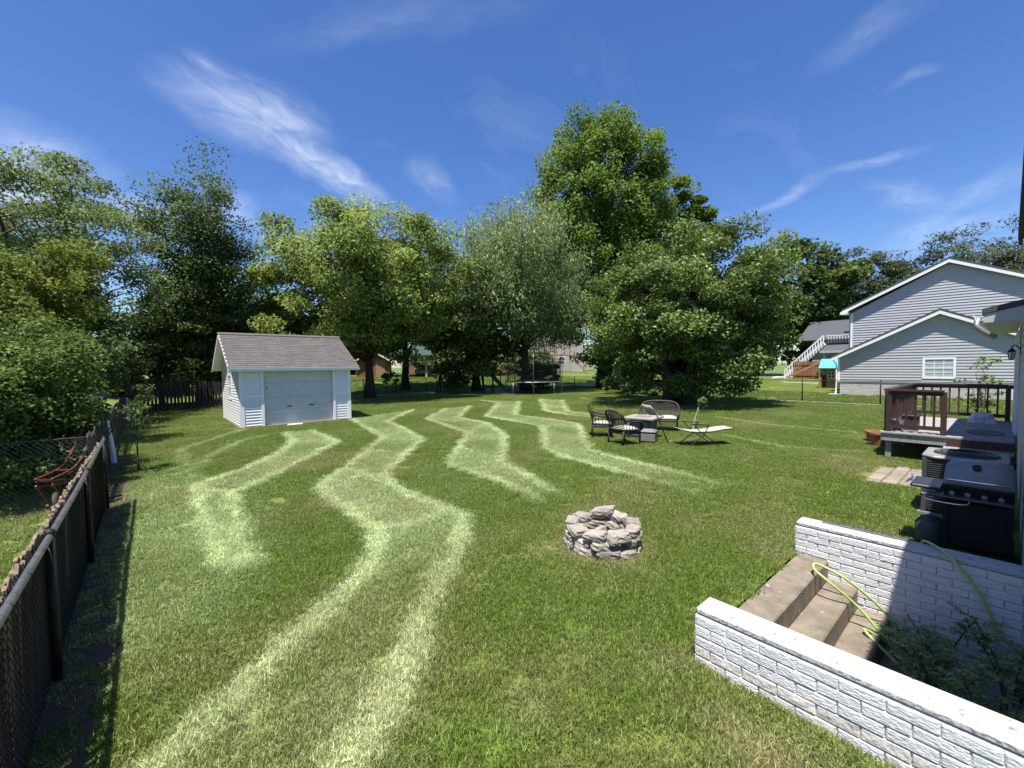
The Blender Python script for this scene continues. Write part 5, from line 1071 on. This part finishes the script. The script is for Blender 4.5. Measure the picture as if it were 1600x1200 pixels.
# ------------------------------------------------------------------ air conditioner, grill, pavers, planters
ac = thing('air_conditioner', 'dark outdoor air conditioner unit beside the grill', 'air conditioner', (8.2, -.02, 0))
part('pad', B((-.04, -.05, -.02), (.84, .82, .05)), 'grey_panel', ac)
part('casing', B((.02, .02, .051), (.78, .76, .80)), 'black_metal', ac)
for k in range(24):
    z = .09+k*.029; q = MB().box((.0, .03, z), (.018, .75, z+.012)).box((.03, .762, z), (.77, .78, z+.012)); part('louvre', q, 'ac_paint', ac)
for (x, y) in ((0, 0), (0, .74), (.75, .74), (.75, 0)): part('corner_post', B((x-.004, y-.002, .05), (x+.045, y+.045, .80)), 'ac_paint', ac)
part('top_cover', MB().prism([(.0, -.02), (.8, -.02), (.8, .80), (.10, .80), (-.02, .68), (-.02, .0)], lambda x, y: (x, y, .801), lambda x, y: (x, y, .845)), 'ac_top', ac, bevel=.015)
gr_ = part('fan_guard', MB().lathe([(.33, .846), (.30, .862), (.05, .866)], 24, (.39, .38, 0)), 'ac_paint', ac)
for k in range(5): part('guard_ring', MB().tube([(.39+(.07+.06*k)*math.cos(a), .38+(.07+.06*k)*math.sin(a), .872-.001*k) for a in np.linspace(0, 2*math.pi, 25)], .004, 4, cap=False), 'black_metal', gr_)
gl = thing('gas_grill', 'gas grill with grey domed lid and black side shelf in house shade', 'grill', (6.95, .20, 0))
part('cart', B((-.20, -.24, .10), (.20, .22, .60)), 'black_metal', gl, bevel=.01)
for sx in (-.2, .2):
    for sy in (-.25, .23): part('leg', B((sx-.02, sy-.02, 0), (sx+.02, sy+.02, .62)), 'black_metal', gl)
part('firebox', MB().prism([(-.24, .62), (.24, .62), (.27, .78), (-.27, .78)], lambda x, z: (x, -.27, z), lambda x, z: (x, .25, z)), 'black_metal', gl, bevel=.01)
arc = [(-.27, .785)]+[(-.27*math.cos(a)**.8 if math.cos(a) > 0 else .27*abs(math.cos(a))**.8, .80+.24*math.sin(a)) for a in np.linspace(.12, math.pi-.12, 12)]+[(.27, .785)]
lm_ = MB(); na_ = len(arc); prof = ((-.275, .45), (-.27, .72), (-.24, .90), (-.17, .98), (-.02, 1.0), (.13, .98), (.21, .90), (.245, .72), (.25, .45))
for yy_, k_ in prof: lm_.v += [(x*(.78+.22*k_), yy_, .785+(z-.785)*k_) for x, z in arc]
for q_ in range(len(prof)-1):
    for i in range(na_-1): a_ = q_*na_+i; lm_.f.append((a_, a_+1, a_+na_+1, a_+na_))
    lm_.f.append((q_*na_+na_-1, q_*na_, (q_+1)*na_, (q_+1)*na_+na_-1))
lm_.f.append(tuple(range(na_))); lm_.f.append(tuple((len(prof)-1)*na_+i for i in reversed(range(na_))))
lid = part('lid', lm_, 'grill_lid', gl, smooth=True)
part('thermometer', MB().tube([(-.19, 0, .98), (-.21, 0, 1.0)], .035, 14), 'black_metal', lid)
part('lid_handle', MB().tube(curve([(-.27, .21, .84), (-.35, .21, .86), (-.36, .0, .86), (-.35, -.22, .86), (-.27, -.22, .84)]), .012, 8), 'chrome', lid, smooth=True)
part('side_shelf', B((-.26, .262, .70), (.24, .52, .735)), 'grill_shelf', gl, bevel=.01)
part('front_shelf', B((-.44, -.27, .66), (-.272, .42, .69)), 'grill_shelf', gl, bevel=.01)
part('towel_bar', MB().tube(curve([(-.44, .38, .67), (-.50, .36, .64), (-.51, .20, .63), (-.50, .06, .64), (-.44, .04, .67)]), .008, 6), 'chrome', gl, smooth=True)
tr2 = part('tool_rack', MB().bar((-.28, .50, .78), (-.02, .53, .80), .012), 'chrome', gl)
for k in range(8): part('tool_hook', MB().tube([(-.28+.036*k, .505, .78), (-.29+.036*k, .56, .74)], .003, 4), 'chrome', tr2)
for k in range(4): part('knob', MB().tube([(-.255, -.18+.12*k, .70), (-.285, -.18+.12*k, .70)], .022, 12), 'grey_metal', gl)
for sy in (-.26, .24): part('wheel', MB().tube([(.17, sy-.02, .075), (.17, sy+.02, .075)], .075, 14), 'rubber', gl)
part('gas_bottle', MB().lathe([(.10, .0), (.13, .04), (.13, .26), (.08, .33), (.03, .35)], 14, (-.05, .36, 0)), 'charcoal', gl, smooth=True)
pav = thing('paver_patch', 'patch of tan concrete pavers in the grass before the deck', 'pavers', (9.85, .80, 0)); rv = random.Random(9)
pvm = B((0, 0, -.03), (.28, .195, .014)).mesh('paver', 'paver', bevel=.008)
for j in range(4):
    for i in range(6):
        if (i, j) in ((0, 0), (5, 0), (5, 3)): continue
        link('paver', pvm, pav, (i*.318-(.15 if j % 2 else 0)+rv.uniform(-.008, .008), j*.218+rv.uniform(-.006, .006), rv.uniform(-.006, .006)), (0, 0, rv.uniform(-.03, .03)))
for i, (x, y, h, lb) in enumerate(((14.75, 2.3, .30, 'low terracotta planter left of the deck corner'), (14.1, 2.12, .36, 'larger terracotta planter touching the deck corner'))):
    t_ = thing('planter', lb, 'planter', (x, y, 0), .3+i); part('pot', MB().lathe([(.15, 0), (.20, h-.05), (.225, h-.05), (.225, h), (.185, h), (.18, h-.06)], 16), 'terracotta', t_); part('soil', MB().lathe([(.178, h-.07), (.17, h-.05)], 12), 'soil', t_)
ed = thing('edging', 'pale fallen edging timber along the foot of the right fence', 'edging', (27.0, 4.5, 0))
for k in range(6): part('timber', MB().bar((0, -2+k*1.5, .03), (.05*(-1)**k, -.58+k*1.5, .03), .1, .07), 'pale_bark', ed)
